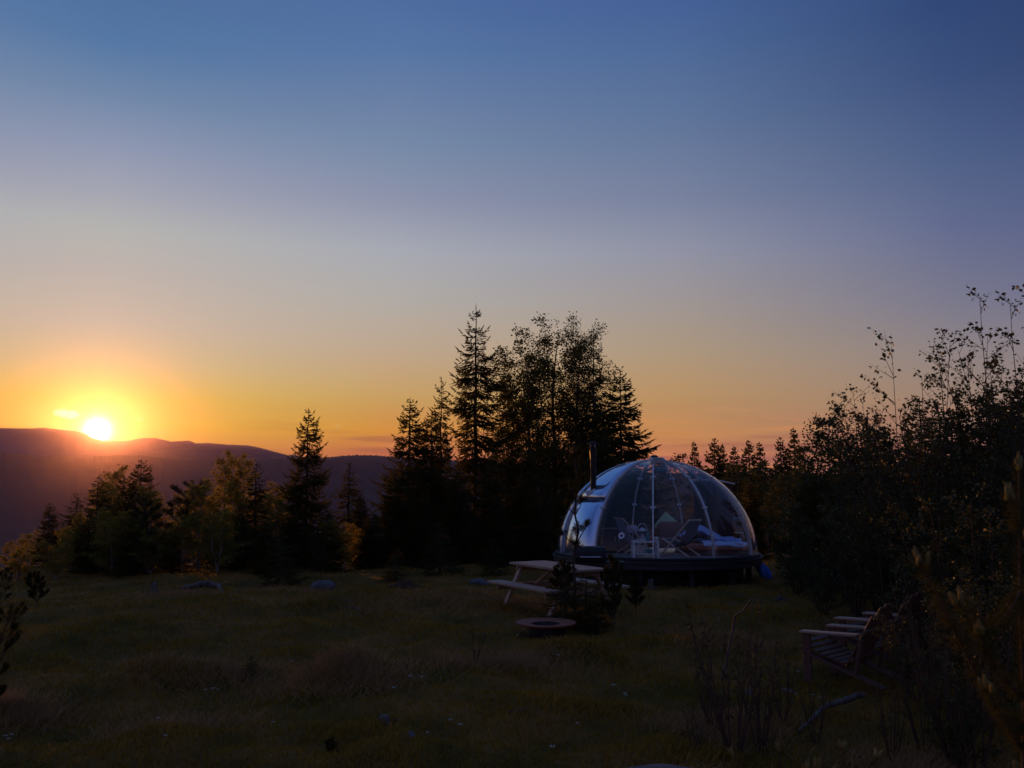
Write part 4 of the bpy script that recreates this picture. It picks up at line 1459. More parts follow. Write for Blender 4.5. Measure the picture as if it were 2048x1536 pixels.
# white side table with glassware
t0 = onfloor(1290, -1.35)
tb = thing('side_table', t0, 'low white table with an open shelf near the front of the dome', 'table')
TH = .40
MB().box((0, 0, TH - .015), (.66, .42, .03)).build('tabletop', 'white', tb, bevel=.004)
for sx in (-1, 1):
    for sy in (-1, 1):
        MB().box((sx * .30, sy * .18, (TH - .03) / 2), (.045, .045, TH - .03)).build('leg', 'white', tb)
MB().box((0, .0, .10), (.56, .36, .02)).build('shelf', 'white', tb)
MB().box((-.12, .15, .20), (.30, .012, .18)).build('back_panel', 'white', tb)
TZ = TH
bl = thing('bowl', t0 + Vector((.10, -.05, .11)), 'small dark bowl on the shelf of the white table', 'bowl')
MB().lathe([(0, 0), (.05, 0), (.12, .06), (.13, .09), (.12, .09), (.10, .05), (0, .012)], 20).build('basin', 'teal', bl, smooth=True)
lt = thing('glass_lantern', t0 + Vector((-.06, .02, TZ)), 'clear glass lantern with a bright metal handle on the white table', 'lantern')
MB().lathe([(.085, 0), (.095, .02), (.095, .05), (0, .05), (0, 0)], 16).build('base', 'alu', lt)
MB().lathe([(.080, .052), (.092, .12), (.080, .24), (.074, .24), (.086, .12), (.074, .052)], 18, closed=True).build('glass', 'glass', lt, smooth=True)
MB().lathe([(0, .33), (.03, .32), (.095, .26), (.095, .243), (0, .243)], 16).build('lid', 'alu', lt)
MB().tube([(-.10, 0, .25), (-.10, 0, .36), (-.05, 0, .42), (.05, 0, .42), (.10, 0, .36), (.10, 0, .25)], .009, 6).build('handle', 'alu', lt)
MB().lathe([(0, .16), (.03, .16), (.03, .06), (0, .06)], 12).build('candle', 'white', lt)
bo = thing('bottle', t0 + Vector((.08, .05, TZ)), 'teal bottle right of the glass lantern on the white table', 'bottle')
MB().lathe([(0, 0), (.045, 0), (.047, .15), (.03, .20), (.016, .23), (.016, .28), (0, .28)], 14).build('body', 'teal', bo, smooth=True)
MB().lathe([(0, .305), (.019, .305), (.019, .281), (0, .281)], 10).build('stopper', 'alu', bo)
ca = thing('can', t0 + Vector((.18, -.02, TZ)), 'small red drink can on the white table', 'can')
MB().lathe([(0, 0), (.028, 0), (.033, .01), (.033, .11), (.028, .122), (0, .122)], 14).build('body', 'red', ca, smooth=True)
MB().lathe([(0, .124), (.027, .124), (.027, .1225), (0, .1225)], 12).build('lid', 'alu', ca)
cu_ = thing('mug', t0 + Vector((.285, .03, TZ)), 'white enamel mug at the right end of the white table', 'mug')
MB().lathe([(0, 0), (.045, 0), (.055, .10), (.050, .10), (.041, .008), (0, .008)], 16).build('body', 'white', cu_, smooth=True)
MB().tube([(.05, 0, .085), (.085, 0, .08), (.085, 0, .035), (.046, 0, .02)], .007, 6).build('handle', 'white', cu_)

# cabinet and stove at the left
c0 = onfloor(1232, .45)
cb = thing('cabinet', c0, 'low dark brown cabinet with a paler top behind the round sticker', 'cabinet')
MB().box((0, 0, .31), (.84, .5, .56)).build('carcass', 'cabinet', cb, bevel=.005)
MB().box((-.12, 0, .615), (.62, .54, .035)).build('worktop', 'redwood', cb)
for s in (-1, 1):
    d_ = MB().box((s * .205, -.262, .31), (.39, .02, .50)).build('door', 'cabinet', cb)
    MB().box((s * .05, -.28, .36), (.015, .016, .12)).build('handle', 'alu', d_)
MB().box((0, 0, .015), (.78, .44, .03)).build('plinth', 'soot', cb)
s0 = Vector((DC.x + cx_, DY + cyl, FZ))
stv = thing('wood_stove', s0, 'black wood stove under the stovepipe inside the solid panel', 'stove')
MB().box((0, 0, .30), (.34, .32, .42)).build('firebox', 'black', stv, bevel=.015)
MB().box((0, -.175, .30), (.22, .02, .24)).build('door', 'soot', stv)
for sx in (-1, 1):
    for sy in (-1, 1):
        MB().tube([(sx * .13, sy * .12, 0), (sx * .11, sy * .10, .09)], .015, 6).build('leg', 'black', stv)

# shelf rack by the door, right
k0 = onfloor(1466, 1.1)
rk = thing('shelf_rack', k0, 'narrow shelf rack with folded things at the right back of the dome', 'rack')
for s in (-1, 1):
    for q in (-1, 1):
        MB().box((s * .26, q * .15, .60), (.03, .03, 1.2)).build('upright', 'redwood', rk)
for k in range(4):
    MB().box((0, 0, .15 + .33 * k), (.56, .34, .025)).build('shelf', 'frame', rk)
for k, (mm, lb) in enumerate((('fur', 'folded brown towel on the top of the shelf rack'), ('lilac', 'folded grey towel on a middle board of the shelf rack'))):
    o = MB().box((0, 0, .045), (.40, .26, .09)).build('towel', mm, None, bevel=.03)
    o.location = k0 + Vector((0, 0, 1.155 - .33 * k))
    tag(o, lb, 'towel')

# blue tarpaulin bundle hanging from the platform's right edge
tpos = pt(1516, 1122, DY - .3)


def tarp(u, v):
    a = u * 2 * PI
    r = (.05 + .11 * math.sin(PI * min(1, v * .9 + .05))) * (1 + .28 * math.sin(a * 3 + v * 4) + .15 * math.sin(a * 5))
    return (r * math.cos(a) + .26 * v, r * math.sin(a), -.56 * v)


o = cloth('tarpaulin', 'tarp', None, 16, 8, tarp, 'bright blue tarpaulin bundle hanging at the right edge of the platform', 'tarpaulin', tpos, .008)

# ------------------------------------------------------------------ picnic table
TY = 16.3
leftc = pt(1018, 1124, TY)
sdir = Vector((.86, .51, 0)).normalized()      # across the table
ldir = Vector((.51, -.86, 0)).normalized()     # along it, towards the viewer
TL = 1.95
tz = leftc.z
ctr = leftc + sdir * .375 + ldir * TL / 2
gz0 = g(ctr.x, ctr.y)
pic = thing('picnic_table', (ctr.x, ctr.y, gz0), 'weathered wooden picnic table with attached benches on the grass', 'picnic table', math.atan2(ldir.y, ldir.x))
top = tz - gz0
seat = top - .30
# local x runs along the table, local y to the far side
for k in range(5):
    MB().box((rn.uniform(-.008, .008), -.30 + .15 * k, top - .02), (TL, .141, .04)).build('tabletop_plank', 'plank', pic, bevel=.005)
for s in (-1, 1):
    for k in range(2):
        MB().box((rn.uniform(-.01, .01), s * (.60 + .15 * k), seat - .02), (TL, .141, .04)).build('bench_plank', 'plank', pic, bevel=.005)
for e in (-1, 1):
    x = e * (TL / 2 - .26)
    for s in (-1, 1):
        MB().beam((x, s * .27, top - .042), (x, s * .62, 0.0), .045, .095, (1, 0, 0)).build('leg', 'plank', pic)
    MB().box((x + e * .048, 0, seat - .09), (.045, 1.46, .095)).build('seat_beam', 'plank', pic)
    MB().box((x + e * .048, 0, top - .085), (.045, .68, .085)).build('top_cleat', 'plank', pic)
    MB().beam((x - e * .02, 0, seat - .08), (e * .12, 0, top - .05), .06, .04, (0, 1, 0)).build('brace', 'plank', pic)

# ------------------------------------------------------------------ grill
GY = 18.6
gp = gpt(1182, GY)
gr = thing('barbecue_grill', gp, 'black lidded barbecue with side shelves between picnic table and dome', 'grill', R_(-6))
hood_top = pt(1182, 1092, GY).z - gp.z
hb = hood_top - .30
mb = MB()
n = 10
prof = [(-.24, 0), (-.25, .08), (-.22, .20), (-.12, .285), (.02, .30), (.14, .26), (.22, .14), (.24, 0)]
b = 0
for sx in (-.31, .31):
    for (yy, zz) in prof:
        mb.v.append((sx, yy, hb + zz))
L_ = len(prof)
for i in range(L_ - 1):
    mb.f.append((i, i + L_, i + 1 + L_, i + 1))
mb.f.append(tuple(range(L_)))
mb.f.append(tuple(range(2 * L_ - 1, L_ - 1, -1)))
mb.f.append((0, L_ - 1, 2 * L_ - 1, L_))
hd_ = mb.build('hood', 'black', gr, bevel=.012)
MB().tube([(-.2, -.245, hb + .10), (-.2, -.30, hb + .10), (.2, -.30, hb + .10), (.2, -.245, hb + .10)], .012, 8).build('hood_handle', 'alu', hd_)
MB().box((0, 0, hb - .09), (.60, .46, .17)).build('firebox', 'black', gr, bevel=.01)
for s in (-1, 1):
    MB().box((s * .50, 0, hb - .02), (.36, .42, .03)).build('side_shelf', 'soot', gr, bevel=.006)
    for q in (-1, 1):
        MB().box((s * .26, q * .19, (hb - .18) / 2), (.035, .035, hb - .18)).build('leg', 'black', gr)
MB().box((0, 0, .18), (.52, .40, .02)).build('bottom_shelf', 'soot', gr)

# ------------------------------------------------------------------ fire pit
FY = 13.2
fp_ = gpt(1092, FY)
fpit = thing('fire_pit', fp_, 'low round rusted fire pit with a wide flat rim', 'fire pit')
MB().lathe([(.21, .195), (.43, .215), (.43, .195), (.42, .185), (.21, .165)], 48, closed=True).build('rim', 'rust', fpit)
MB().lathe([(.207, .192), (.17, .11), (.08, .07), (0, .065), (0, .055), (.09, .06), (.19, .10), (.207, .16)], 40).build('bowl', 'soot', fpit, smooth=True)
MB().lathe([(.29, -.03), (.27, .175), (.255, .175), (.275, -.03)], 40, closed=True).build('base_ring', 'soot', fpit)

# ------------------------------------------------------------------ garden chairs


def garden_chair(loc, rotz, label):
    """slatted garden armchair; local +x is the way it faces"""
    o = thing('garden_chair', loc, label, 'garden chair', rotz, 'slatted wooden garden chairs')
    w = .27
    for s in (-1, 1):
        MB().box((.34, s * (w + .035), .275), (.10, .028, .55)).build('front_leg', 'redwood', o, bevel=.004)
        MB().beam((.40, s * w, .335), (-.52, s * w, .05), .03, .12, (0, 1, 0)).build('side_rail', 'redwood', o, bevel=.004)
        MB().box((.06, s * (w + .055), .566), (.66, .13, .026), Matrix.Rotation(.045, 3, 'Y')).build('armrest', 'plank', o, bevel=.006)
        MB().beam((-.30, s * (w + .035), .54), (-.22, s * (w + .035), .16), .03, .06, (0, 1, 0)).build('back_post', 'redwood', o)
    for k in range(7):
        t = k / 6
        x = .40 - .46 * t
        z = .40 - .165 * t + .03 * (t * 2 - 1) ** 2
        MB().box((x, 0, z), (.062, .59, .02), Matrix.Rotation(-.33 * (1 - .5 * t) - .0, 3, 'Y')).build('seat_slat', 'redwood', o, bevel=.003)
    for k in range(5):
        yy = (k - 2) * .107
        L = .80 - .035 * (k - 2) ** 2
        p0 = Vector((-.075, yy * .9, .215))
        d = Vector((-.50, yy * .12, .86)).normalized()
        MB().beam(p0, p0 + d * L, .098, .02, (.86, 0, .50)).build('back_slat', 'redwood', o, bevel=.004)
    MB().box((-.165, 0, .30), (.03, .54, .06), Matrix.Rotation(-.5, 3, 'Y')).build('lower_crossbar', 'redwood', o)
    MB().box((-.345, 0, .61), (.03, .70, .06), Matrix.Rotation(-.5, 3, 'Y')).build('upper_crossbar', 'redwood', o)
    return o


c1 = gpt(1700, 10.35)
fd = math.atan2(.72, -.69)
garden_chair(c1, fd, 'nearer slatted wooden garden chair, turned away to the left')
off = Vector((.66, .75, 0)) * .86
c2 = c1 + off + Vector((.05, -.06, 0))
c2.z = g(c2.x, c2.y)
garden_chair(c2, fd - .06, 'further slatted wooden garden chair, half hidden by the nearer one and the alders')

# ------------------------------------------------------------------ stones, logs, stumps, sticks


def stone(name, px, y, sx, sy, sz, label, seed, m='rock', sink=.15, cat='stone'):
    bm = bmesh.new()
    bmesh.ops.create_icosphere(bm, subdivisions=4, radius=1)
    rs = random.Random(seed)
    ph = [(Vector((rs.uniform(-1, 1), rs.uniform(-1, 1), rs.uniform(-1, 1))) * f, rs.uniform(0, 6), a) for f, a in ((1.5, .16), (2.2, .12), (3.7, .07), (6.5, .035), (11, .018))]
    for v in bm.verts:
        d = 1 + sum(a * math.sin(v.co.dot(k) + p) for k, p, a in ph)
        v.co = Vector((v.co.x * d * sx, v.co.y * d * sy, v.co.z * d * sz))
    me = bpy.data.meshes.new(name)
    bm.to_mesh(me)
    bm.free()
    o = link(name, me, m, None, smooth=True)
    p = gpt(px, y)
    o.location = p + Vector((0, 0, sz * (1 - 2 * sink) * .5))
    return tag(o, label, cat)


stone('boulder', 646, 20.0, .27, .24, .17, 'rounded blue-grey boulder on the grass left of centre', 1, cat='boulder')
stone('boulder', 1330, 6.4, .40, .30, .14, 'flat dark stone cut by the bottom edge of the picture', 2, cat='boulder')
stone('stone', 820, 7.6, .045, .04, .03, 'small pale stone in the near grass', 3)
stone('stone', 960, 21.5, .22, .2, .1, 'low dim stone left of the picnic table', 4)
stone('boulder', 28, 6.5, .16, .14, .12, 'dark stone in the bottom left corner', 6, cat='boulder')


def log(name, pts, rads, label, m='deadwood', cat='log', stubs=0, seed=0):
    rs = random.Random(seed)
    path = []
    rad = []
    N = max(8, len(pts) * 5)
    for i in range(N + 1):
        t = i / N * (len(pts) - 1)
        k = min(int(t), len(pts) - 2)
        f = t - k
        q = pts[k].lerp(pts[k + 1], f)
        path.append(q + Vector((rs.uniform(-1, 1), rs.uniform(-1, 1), rs.uniform(-.5, .5))) * rads[k] * .45)
        rad.append((rads[k] * (1 - f) + rads[k + 1] * f) * rs.uniform(.88, 1.1))
    mb = MB().tube(path, rad, 9)
    o = mb.build(name, m, None, smooth=True)
    for i in range(stubs):
        k = rs.randrange(1, N)
        d = Vector((rs.uniform(-1, 1), rs.uniform(-1, .3), rs.uniform(.2, 1))).normalized()
        l = rads[0] * rs.uniform(2, 5)
        MB().tube([path[k], path[k] + d * l * .6, path[k] + d * l + Vector((0, 0, .02))], [rad[k] * .45, rad[k] * .3, rad[k] * .12], 6).build('branch_stub', m, o, smooth=True)
    return tag(o, label, cat)


log('log', [gpt(365, 20.3, .06), gpt(408, 20.1, .16), gpt(438, 20.0, .12), gpt(446, 19.2, .0)], [.05, .07, .06, .02], 'pale arched dead log under the birch with the curved trunk', stubs=3, seed=4)
log('log', [gpt(1598, 8.05, .03), gpt(1650, 8.6, .10), gpt(1700, 8.9, .18), gpt(1728, 9.1, .16)], [.014, .022, .030, .022], 'blue-grey fallen log in front of the near garden chair', stubs=3, seed=9)
log('dead_branch', [gpt(690, 15.6, .03), gpt(712, 15.4, .06), gpt(728, 15.2, .02)], [.008, .012, .008], 'thin pale branch lying in the middle of the grass', cat='branch', seed=2)
log('dead_branch', [gpt(1565, 9.45, .11), gpt(1580, 9.3, .06), gpt(1592, 9.2, .03)], [.022, .026, .018], 'short pale stick tilted in the grass before the garden chairs', cat='branch', seed=3)
log('dead_branch', [gpt(1545, 9.2, .03), gpt(1570, 9.35, .05)], [.012, .014], 'thinner pale stick crossing the tilted one before the garden chairs', cat='branch', seed=5)
log('dead_branch', [gpt(1500, 9.6, .08), gpt(1510, 9.5, .03)], [.035, .03], 'stubby white piece of wood among the bare stems', cat='branch', seed=6)
log('dead_branch', [gpt(1018, 8.2, .03), gpt(1055, 8.25, .03)], [.006, .007], 'thin pale twig flat in the near grass', cat='branch', seed=7)


def stump(px, y, r, h, label, seed, m='deadwood', roots=5):
    rs = random.Random(seed)
    p = gpt(px, y)
    o = thing('tree_stump', p, label, 'stump')
    mb = MB()
    k = 16
    prof = [(1.7, -.03), (1.25, .12 * h), (1.0, .45 * h), (.95, h)]
    ph = rs.uniform(0, 6)
    for i, (f, z) in enumerate(prof):
        for j in range(k):
            a = 2 * PI * j / k
            rr = r * f * (1 + .12 * math.sin(3 * a + ph) + .07 * math.sin(7 * a + ph * 2))
            mb.v.append((rr * math.cos(a), rr * math.sin(a), z + (h * rs.uniform(-.3, .35) if i == 3 else 0)))
    for i in range(3):
        for j in range(k):
            a, b = i * k + j, i * k + (j + 1) % k
            mb.f.append((a, b, b + k, a + k))
    mb.f.append(tuple(3 * k + j for j in range(k)))
    mb.build('stem', m, o, smooth=False)
    for i in range(roots):
        a = 2 * PI * i / roots + rs.uniform(-.4, .4)
        l = r * rs.uniform(2.2, 4)
        d = Vector((math.cos(a), math.sin(a), 0))
        MB().tube([d * r * .8 + Vector((0, 0, h * .35)), d * l * .6 + Vector((0, 0, h * rs.uniform(.1, .5))), d * l + Vector((0, 0, -.03))], [r * .35, r * .22, r * .08], 7).build('root', m, o, smooth=True)
    return o


stump(808, 20.5, .16, .17, 'low reddish stump with spread roots on the far side of the meadow', 3, 'redbark', 6)
stump(308, 19.6, .06, .22, 'pale broken stump with leaning roots left of the arched log', 5)
stump(1302, 20.5, .06, .22, 'blue-grey uprooted stump in front of the platform', 6, roots=7)
stump(1562, 17.5, .07, .10, 'blue-grey roots beside the thicket right of the dome', 8, roots=7)
stump(768, 8.1, .05, .07, 'tiny bleached stump in the near grass', 11, roots=6)

# ------------------------------------------------------------------ nearer plants

plant('pine3', 1120, 1128, 14.8, 'dense little pine in front of the picnic table', 'pine', None, wide=.9)
plant('small', 1172, 1146, 14.2, 'squat bushy spruce right behind the fire pit', 'spruce', None, wide=1.7)
plant('small', 1130, 1150, 14.0, 'low dense spruce between fire pit and picnic table', 'spruce', None, wide=1.6)
plant('pine3', 1224, 1124, 13.6, 'slim pine with reddish candles right of the fire pit', 'pine', None, wide=.5)
plant('pine3', 1272, 1160, 15.6, 'low pine just beyond the right tip of the picnic bench', 'pine', None, wide=.9)
plant('pine3', 78, 1148, 16.5, 'little pine with two upright candles at the left of the meadow', 'pine', None, wide=1.0)
plant('pine2', 4, 1135, 15.5, 'pine with orange candles cut by the left edge', 'pine', None, wide=1.0)
plant('pine2', -30, 1215, 8.2, 'dark pine low at the left edge near the viewer', 'pine', None, wide=1.0)
plant('pine3', 664, 1497, 7.1, 'tiny orange-tipped seedling at the bottom edge', 'pine', None, wide=1.0)
plant('small', 505, 1310, 10.3, 'small dark spruce seedling on the mound at left', 'spruce', None, wide=1.4)
plant('small', 1192, 1172, 13.9, 'dark spruce seedling hidden among the little pines by the fire pit', 'spruce', None, wide=1.2)

T['bare1'] = wood(51, 1.25, .013, stems=9, n1=6, l1=.24, n2=2, n3=0, per=3, leaf=.028, clear=.25, ang=(.3, .8), rise=.35, spread=.30, leafmat='leafy', barkmat='redbark', clump=.01, jit=.12)
T['bare2'] = wood(52, .6, .007, stems=4, n1=4, l1=.3, n2=2, n3=0, per=2, leaf=.02, clear=.3, ang=(.3, .8), rise=.3, spread=.35, leafmat='leafy', barkmat='redbark', clump=.01, jit=.12)
plant('bare1', 1462, 1185, 7.6, 'bare many-stemmed shrub of reddish twigs standing in the near grass', 'shrub', None, wide=1.0, name='bare_shrub')
plant('bare1', 1516, 1255, 7.9, 'second bare shrub of thin twigs right beside the many-stemmed one', 'shrub', None, wide=.9, name='bare_shrub')
plant('bare1', 1425, 1300, 8.2, 'lower bare shrub left of the many-stemmed one', 'shrub', None, wide=.9, name='bare_shrub')
plant('bare2', 950, 1235, 10.7, 'little bare sapling with reddish twigs on the open meadow', 'shrub', None, wide=1.0, name='bare_shrub')
plant('bare2', 825, 1310, 9.6, 'small green herb with pale leaves in the middle of the meadow', 'herb', None, wide=1.6, name='leafy_herb')
for px, py, y, lb in ((1560, 1285, 8.4, 'bare shrub of fine twigs just left of the near garden chair'), (1625, 1330, 7.9, 'bare shrub of fine twigs in front of the near garden chair'), (1775, 1330, 7.6, 'tangled bare shrub right of the fallen log'),
                      (1835, 1240, 7.8, 'tall tangle of bare twigs in front of the far garden chair'), (1890, 1150, 7.6, 'tallest tangle of bare twigs at the lower right'), (1930, 1180, 7.2, 'tangle of bare twigs beside the near pine at the right edge'), (1390, 1390, 7.4, 'lowest bare shrub at the left end of the row of twigs')):
    plant('bare1', px, py, y, lb, 'shrub', None, wide=.85, name='bare_shrub')
log('dead_branch', [gpt(1448, 8.0, .52), pt(1470, 1232, 7.9), pt(1488, 1220, 7.8), pt(1505, 1195, 7.7)], [.010, .010, .008, .005], 'pale curved branch caught in the bare shrub', cat='branch', seed=21)

# near pine at the right edge with pale candles, built stem by stem
nb = thing('pine_tree', (0, 0, 0), 'near pine at the right edge with pale candles on dark shoots', 'pine')
root = gpt(2052, 3.1)
nb.location = root
inv = -root


def stems(parent, name, paths, rads, m):
    S0, S1, A, B = [], [], [], []
    for path, r in zip(paths, rads):
        for i in range(len(path) - 1):
            S0.append(tuple(path[i])); S1.append(tuple(path[i + 1]))
            A.append(r * (1 - .75 * i / (len(path) - 1))); B.append(r * (1 - .75 * (i + 1) / (len(path) - 1)))
    return link(name, np_mesh(name, *tubes(S0, S1, A, B, 7)), m, parent, smooth=True)


def needles(parent, paths, per, length, seed, w=.0011):
    rs = random.Random(seed)
    N0, N1, W = [], [], []
    for path in paths:
        for i in range(len(path) - 1):
            a, b = Vector(path[i]), Vector(path[i + 1])
            d = (b - a)
            n = int(per * d.length)
            d.normalize()
            for _ in range(n):
                q = a.lerp(b, rs.random())
                o = Matrix.Rotation(rs.uniform(0, 6.28), 3, d) @ d.orthogonal().normalized()
                N0.append(tuple(q)); N1.append(tuple(q + (d * rs.uniform(.4, 1.1) + o).normalized() * length * rs.uniform(.7, 1.1))); W.append(w)
    return link('needles', np_mesh('needles', *spikes(N0, N1, W)), 'pine', parent)


def candle(parent, p, d, l, r=.009):
    p, d = Vector(p), Vector(d).normalized()
    MB().tube([p, p + d * l * .25, p + d * l * .7, p + d * l], [r * .6, r, r * .85, r * .25], 8).build('candle', 'candle', parent, smooth=True)


def bend(p0, p1, n=7, sag=0.0, wob=.01, seed=0):
    rs = random.Random(seed)
    out = []
    for i in range(n + 1):
        t = i / n
        q = p0.lerp(p1, t)
        q = q + Vector((rs.uniform(-wob, wob), rs.uniform(-wob, wob), rs.uniform(-wob, wob) - sag * 4 * t * (1 - t)))
        out.append(q)
    return out


lead = bend(Vector((0, 0, 0)), pt(2040, 935, 3.1) + inv, 9, wob=.006, seed=1)
P_ = [lead]
rads = [.022]
for (q0, tip, y1, r, sd) in ((pt(2046, 1500, 3.1), (1838, 1120), 2.9, .013, 2), (pt(2044, 1390, 3.1), (1925, 1205), 2.75, .010, 3), (pt(2042, 1180, 3.1), (1962, 1260), 2.8, .008, 4),
                             (pt(2044, 1300, 3.1), (2075, 1080), 2.9, .009, 5), (pt(2046, 1450, 3.1), (1970, 1380), 2.7, .008, 6), (pt(2043, 1050, 3.1), (2020, 1000), 3.0, .006, 7)):
    P_.append(bend(q0 + inv, pt(tip[0], tip[1], y1) + inv, 6, sag=.03, wob=.008, seed=sd))
    rads.append(r)
stems(nb, 'trunk', P_, [r * .6 for r in rads], 'redbark')
needles(nb, P_, 900, .05, 3)
rs = random.Random(12)
for path in P_:
    tip = path[-1]
    d = (path[-1] - path[-2]).normalized() + Vector((0, 0, .7))
    candle(nb, tip, d, .055, .007)
    for k in range(3):
        candle(nb, tip + Vector((rs.uniform(-.02, .02), rs.uniform(-.02, .02), -.01)), d + Vector((rs.uniform(-.7, .7), rs.uniform(-.5, .5), 0)), rs.uniform(.04, .06), .007)
for i in (2, 4, 6, 7):
    p = lead[i]
    if p.z > .5:
        candle(nb, p, Vector((-.9, 0, .8)), .06, .008)

# slim pine before the left side of the dome: a bent stem carrying round brushes of needles
sy_ = 14.5
sb_ = gpt(1149, sy_)
sp_ = thing('pine_sapling', sb_, 'slim crooked pine with round needle tufts standing before the left side of the dome', 'pine')
stem = [pt(px, py, sy_) - sb_ for px, py in ((1149, 1160), (1146, 1120), (1151, 1090), (1157, 1062), (1150, 1030), (1151, 1000), (1155, 975), (1154, 945), (1157, 905))]
stem = [Vector((0, 0, -.05))] + stem
twg = [[stem[3], pt(1135, 1078, sy_ - .1) - sb_, pt(1124, 1066, sy_ - .15) - sb_], [stem[3], pt(1166, 1064, sy_ - .1) - sb_, pt(1172, 1050, sy_ - .1) - sb_], [stem[5], pt(1140, 1018, sy_) - sb_, pt(1136, 1008, sy_) - sb_],
       [stem[5], pt(1160, 1014, sy_ + .1) - sb_, pt(1164, 1002, sy_ + .1) - sb_], [stem[6], pt(1146, 985, sy_) - sb_, pt(1143, 972, sy_) - sb_], [stem[7], pt(1163, 965, sy_) - sb_, pt(1165, 955, sy_) - sb_], [stem[8], pt(1148, 925, sy_) - sb_, pt(1146, 912, sy_) - sb_]]
stems(sp_, 'trunk', [stem] + twg, [.026] + [.012] * len(twg), 'bark')
rs = random.Random(77)
tuft = []
for tpath in twg + [stem[-3:]]:
    c = tpath[-1]
    for k in range(7):
        d = Vector((rs.uniform(-1, 1), rs.uniform(-1, 1), rs.uniform(-.3, 1.2))).normalized()
        tuft.append([c - d * .02, c + d * rs.uniform(.05, .11)])
for q in (stem[4], stem[3]):
    for k in range(9):
        d = Vector((rs.uniform(-1, 1), rs.uniform(-1, 1), rs.uniform(-.4, 1))).normalized()
        tuft.append([q, q + d * rs.uniform(.07, .14)])
needles(sp_, tuft + [stem[5:]], 260, .075, 9, .0035)

for (px, py, y, lb, sd) in ((1556, 1478, 4.3, 'near pine top with three pale candles at the bottom edge', 1), (1682, 1472, 4.1, 'near pine top with pale candles right of the three-candled one', 2),
                            (1640, 1512, 3.9, 'near pine top lowest between two others at the bottom edge', 3), (2028, 1512, 3.3, 'near pine top with yellow candles in the bottom right corner', 4)):
    tp = pt(px, py, y)
    base = Vector((tp.x, tp.y, g(tp.x, tp.y)))
    o = thing('pine_sapling', base, lb, 'pine')
    rs = random.Random(sd * 7)
    st = bend(Vector((0, 0, 0)), tp - base - Vector((0, 0, .06)), 5, wob=.01, seed=sd)
    paths, rads = [st], [.012]
    for k in range(4):
        a = k * 1.6 + sd
        q = st[3 + (k % 2)]
        paths.append(bend(q, q + Vector((math.cos(a) * .22, math.sin(a) * .22, .14)), 4, sag=.02, wob=.006, seed=k))
        rads.append(.006)
    stems(o, 'trunk', paths, rads, 'redbark')
    needles(o, paths, 500, .045, sd)
    for path in paths:
        d = (path[-1] - path[-2]).normalized() + Vector((0, 0, .9))
        for k in range(2 if path is not st else 3):
            candle(o, path[-1], d + Vector((rs.uniform(-.9, .9), rs.uniform(-.9, .9), 0)), rs.uniform(.03, .055), .006)

# ------------------------------------------------------------------ grass and flowers
nr = np.random.RandomState(3)
N = 230000
u = nr.rand(N)
d0, d1 = 4.6, 34.0
Yg = d0 * (d1 / d0) ** (u ** 1.15)
tg = nr.uniform(-.66, .66, N)
Xg = Yg * tg
# thin out under the trees at the far side and thicken tussocks
tus = np.sin(Xg * 1.9 + 1.3 * np.sin(Yg * 1.1)) * np.sin(Yg * 2.3 + np.sin(Xg * .9))
Zg = gz(Xg, Yg)
h = (.014 + .022 * nr.rand(N) + .060 * np.clip(tus - .25, 0, 1) ** 1.5) * (1 + .03 * Yg)
wd = .0032 * (1 + .10 * Yg)
for mx, my, mh, ms in MOUNDS:
    h = h * (1 + .9 * np.exp(-((Xg - mx) ** 2 + (Yg - my) ** 2) / (ms * ms * .6)))
th = nr.uniform(0, 2 * PI, N)
ln = nr.uniform(.2, .9, N) * h
lx, ly = np.cos(th) * ln, np.sin(th) * ln
sx, sy = -np.sin(th) * wd, np.cos(th) * wd
V = np.zeros((N, 4, 3))
V[:, 0] = np.stack([Xg - sx, Yg - sy, Zg - .01], -1)
V[:, 1] = np.stack([Xg + sx, Yg + sy, Zg - .01], -1)
V[:, 2] = np.stack([Xg + lx * .45 + sx * .7, Yg + ly * .45 + sy * .7, Zg + h * .62], -1)
V[:, 3] = np.stack([Xg + lx, Yg + ly, Zg + h], -1)
F = (np.arange(N)[:, None] * 4 + np.array([[0, 1, 2, 0, 2, 3]])).reshape(-1, 3)
o = link('grass', np_mesh('grass', V.reshape(-1, 3), F), 'grass')
tag(o, 'short mossy meadow grass', kind='stuff')

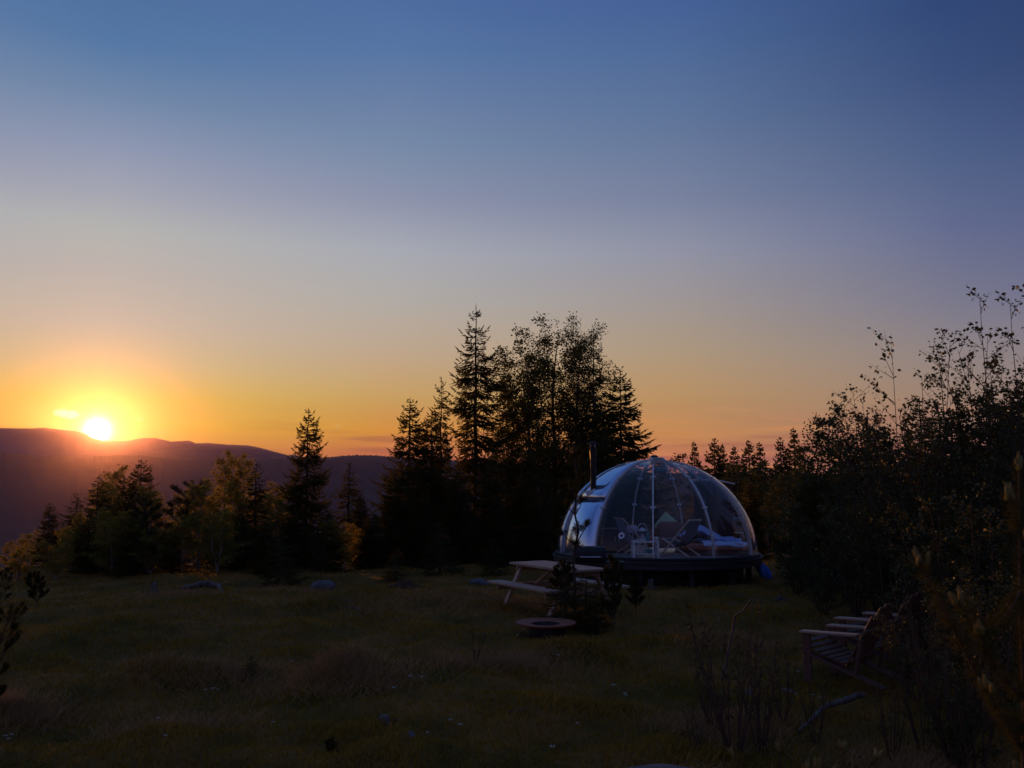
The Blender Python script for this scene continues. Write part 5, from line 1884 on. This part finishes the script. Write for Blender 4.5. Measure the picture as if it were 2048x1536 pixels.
# tussocks of dry straw
TX = [(-1.78, 9.6, .9, 2600), (-3.45, 10.3, .9, 2200), (-4.8, 8.9, .7, 1800), (1.85, 8.2, .7, 1500), (-.3, 10.7, .9, 1500), (-1.3, 16.4, 2.6, 2600), (2.9, 12.3, .9, 1200), (-6.6, 17.6, 1.2, 1500), (-4.7, 19.2, 1.0, 1100), (5.2, 13.8, .8, 1000), (1.6, 6.6, .6, 900), (.2, 10.8, .9, 900), (-3, 8.2, .8, 900), (3.1, 7.3, .7, 1200)]
X_, Y_ = [], []
for cx0, cy0, s, n in TX:
    X_.append(nr.normal(cx0, s * .45, n)); Y_.append(nr.normal(cy0, s * .35, n))
X_ = np.concatenate(X_); Y_ = np.concatenate(Y_)
N = len(X_)
Z_ = gz(X_, Y_)
h = nr.uniform(.07, .22, N)
th = nr.uniform(0, 2 * PI, N)
ln = nr.uniform(.3, 1.3, N) * h
P0 = np.stack([X_, Y_, Z_ - .01], -1)
P1 = P0 + np.stack([np.cos(th) * ln, np.sin(th) * ln, h * .8], -1)
o = link('straw', np_mesh('straw', *spikes(P0, P1, np.full(N, .0022))), 'straw')
tag(o, 'tussocks of dry straw in the meadow', kind='stuff')

# scattered small white flowers
fl = MB()
for px, y in ((583, 10.6), (10, 8.2), (22, 8.2), (16, 7.8), (1170, 11.2), (1117, 11.0), (1227, 9.6), (1252, 9.3), (1250, 9.1), (1438, 14.2), (820, 9.4), (842, 9.3), (787, 9.0), (1105, 7.2), (1155, 7.9), (900, 7.9), (920, 7.8), (855, 7.5),
                  (400, 17.6), (470, 18.6), (545, 7.8), (315, 7.6), (1430, 6.9), (1070, 6.4), (1098, 6.4), (1180, 6.4), (330, 7.2), (1035, 12.4), (1580, 10.8), (1596, 10.7), (1625, 9.0), (1640, 9.2), (410, 9.6), (425, 9.7), (435, 9.6), (1350, 12.0)):
    p = gpt(px, y, .07 + .03 * nr.rand())
    s = .014 + .008 * nr.rand()
    for k in range(5):
        a = k * 2 * PI / 5 + px
        b2 = a + .5
        fl.face([p, p + Vector((math.cos(a) * s, math.sin(a) * s, s * .5)), p + Vector((math.cos(a + .35) * s * 1.25, math.sin(a + .35) * s * 1.25, s * .6)), p + Vector((math.cos(a + .8) * s, math.sin(a + .8) * s, s * .5))])
tag(fl.build('wildflowers', 'flower'), 'tiny white flowers scattered in the meadow', kind='stuff')
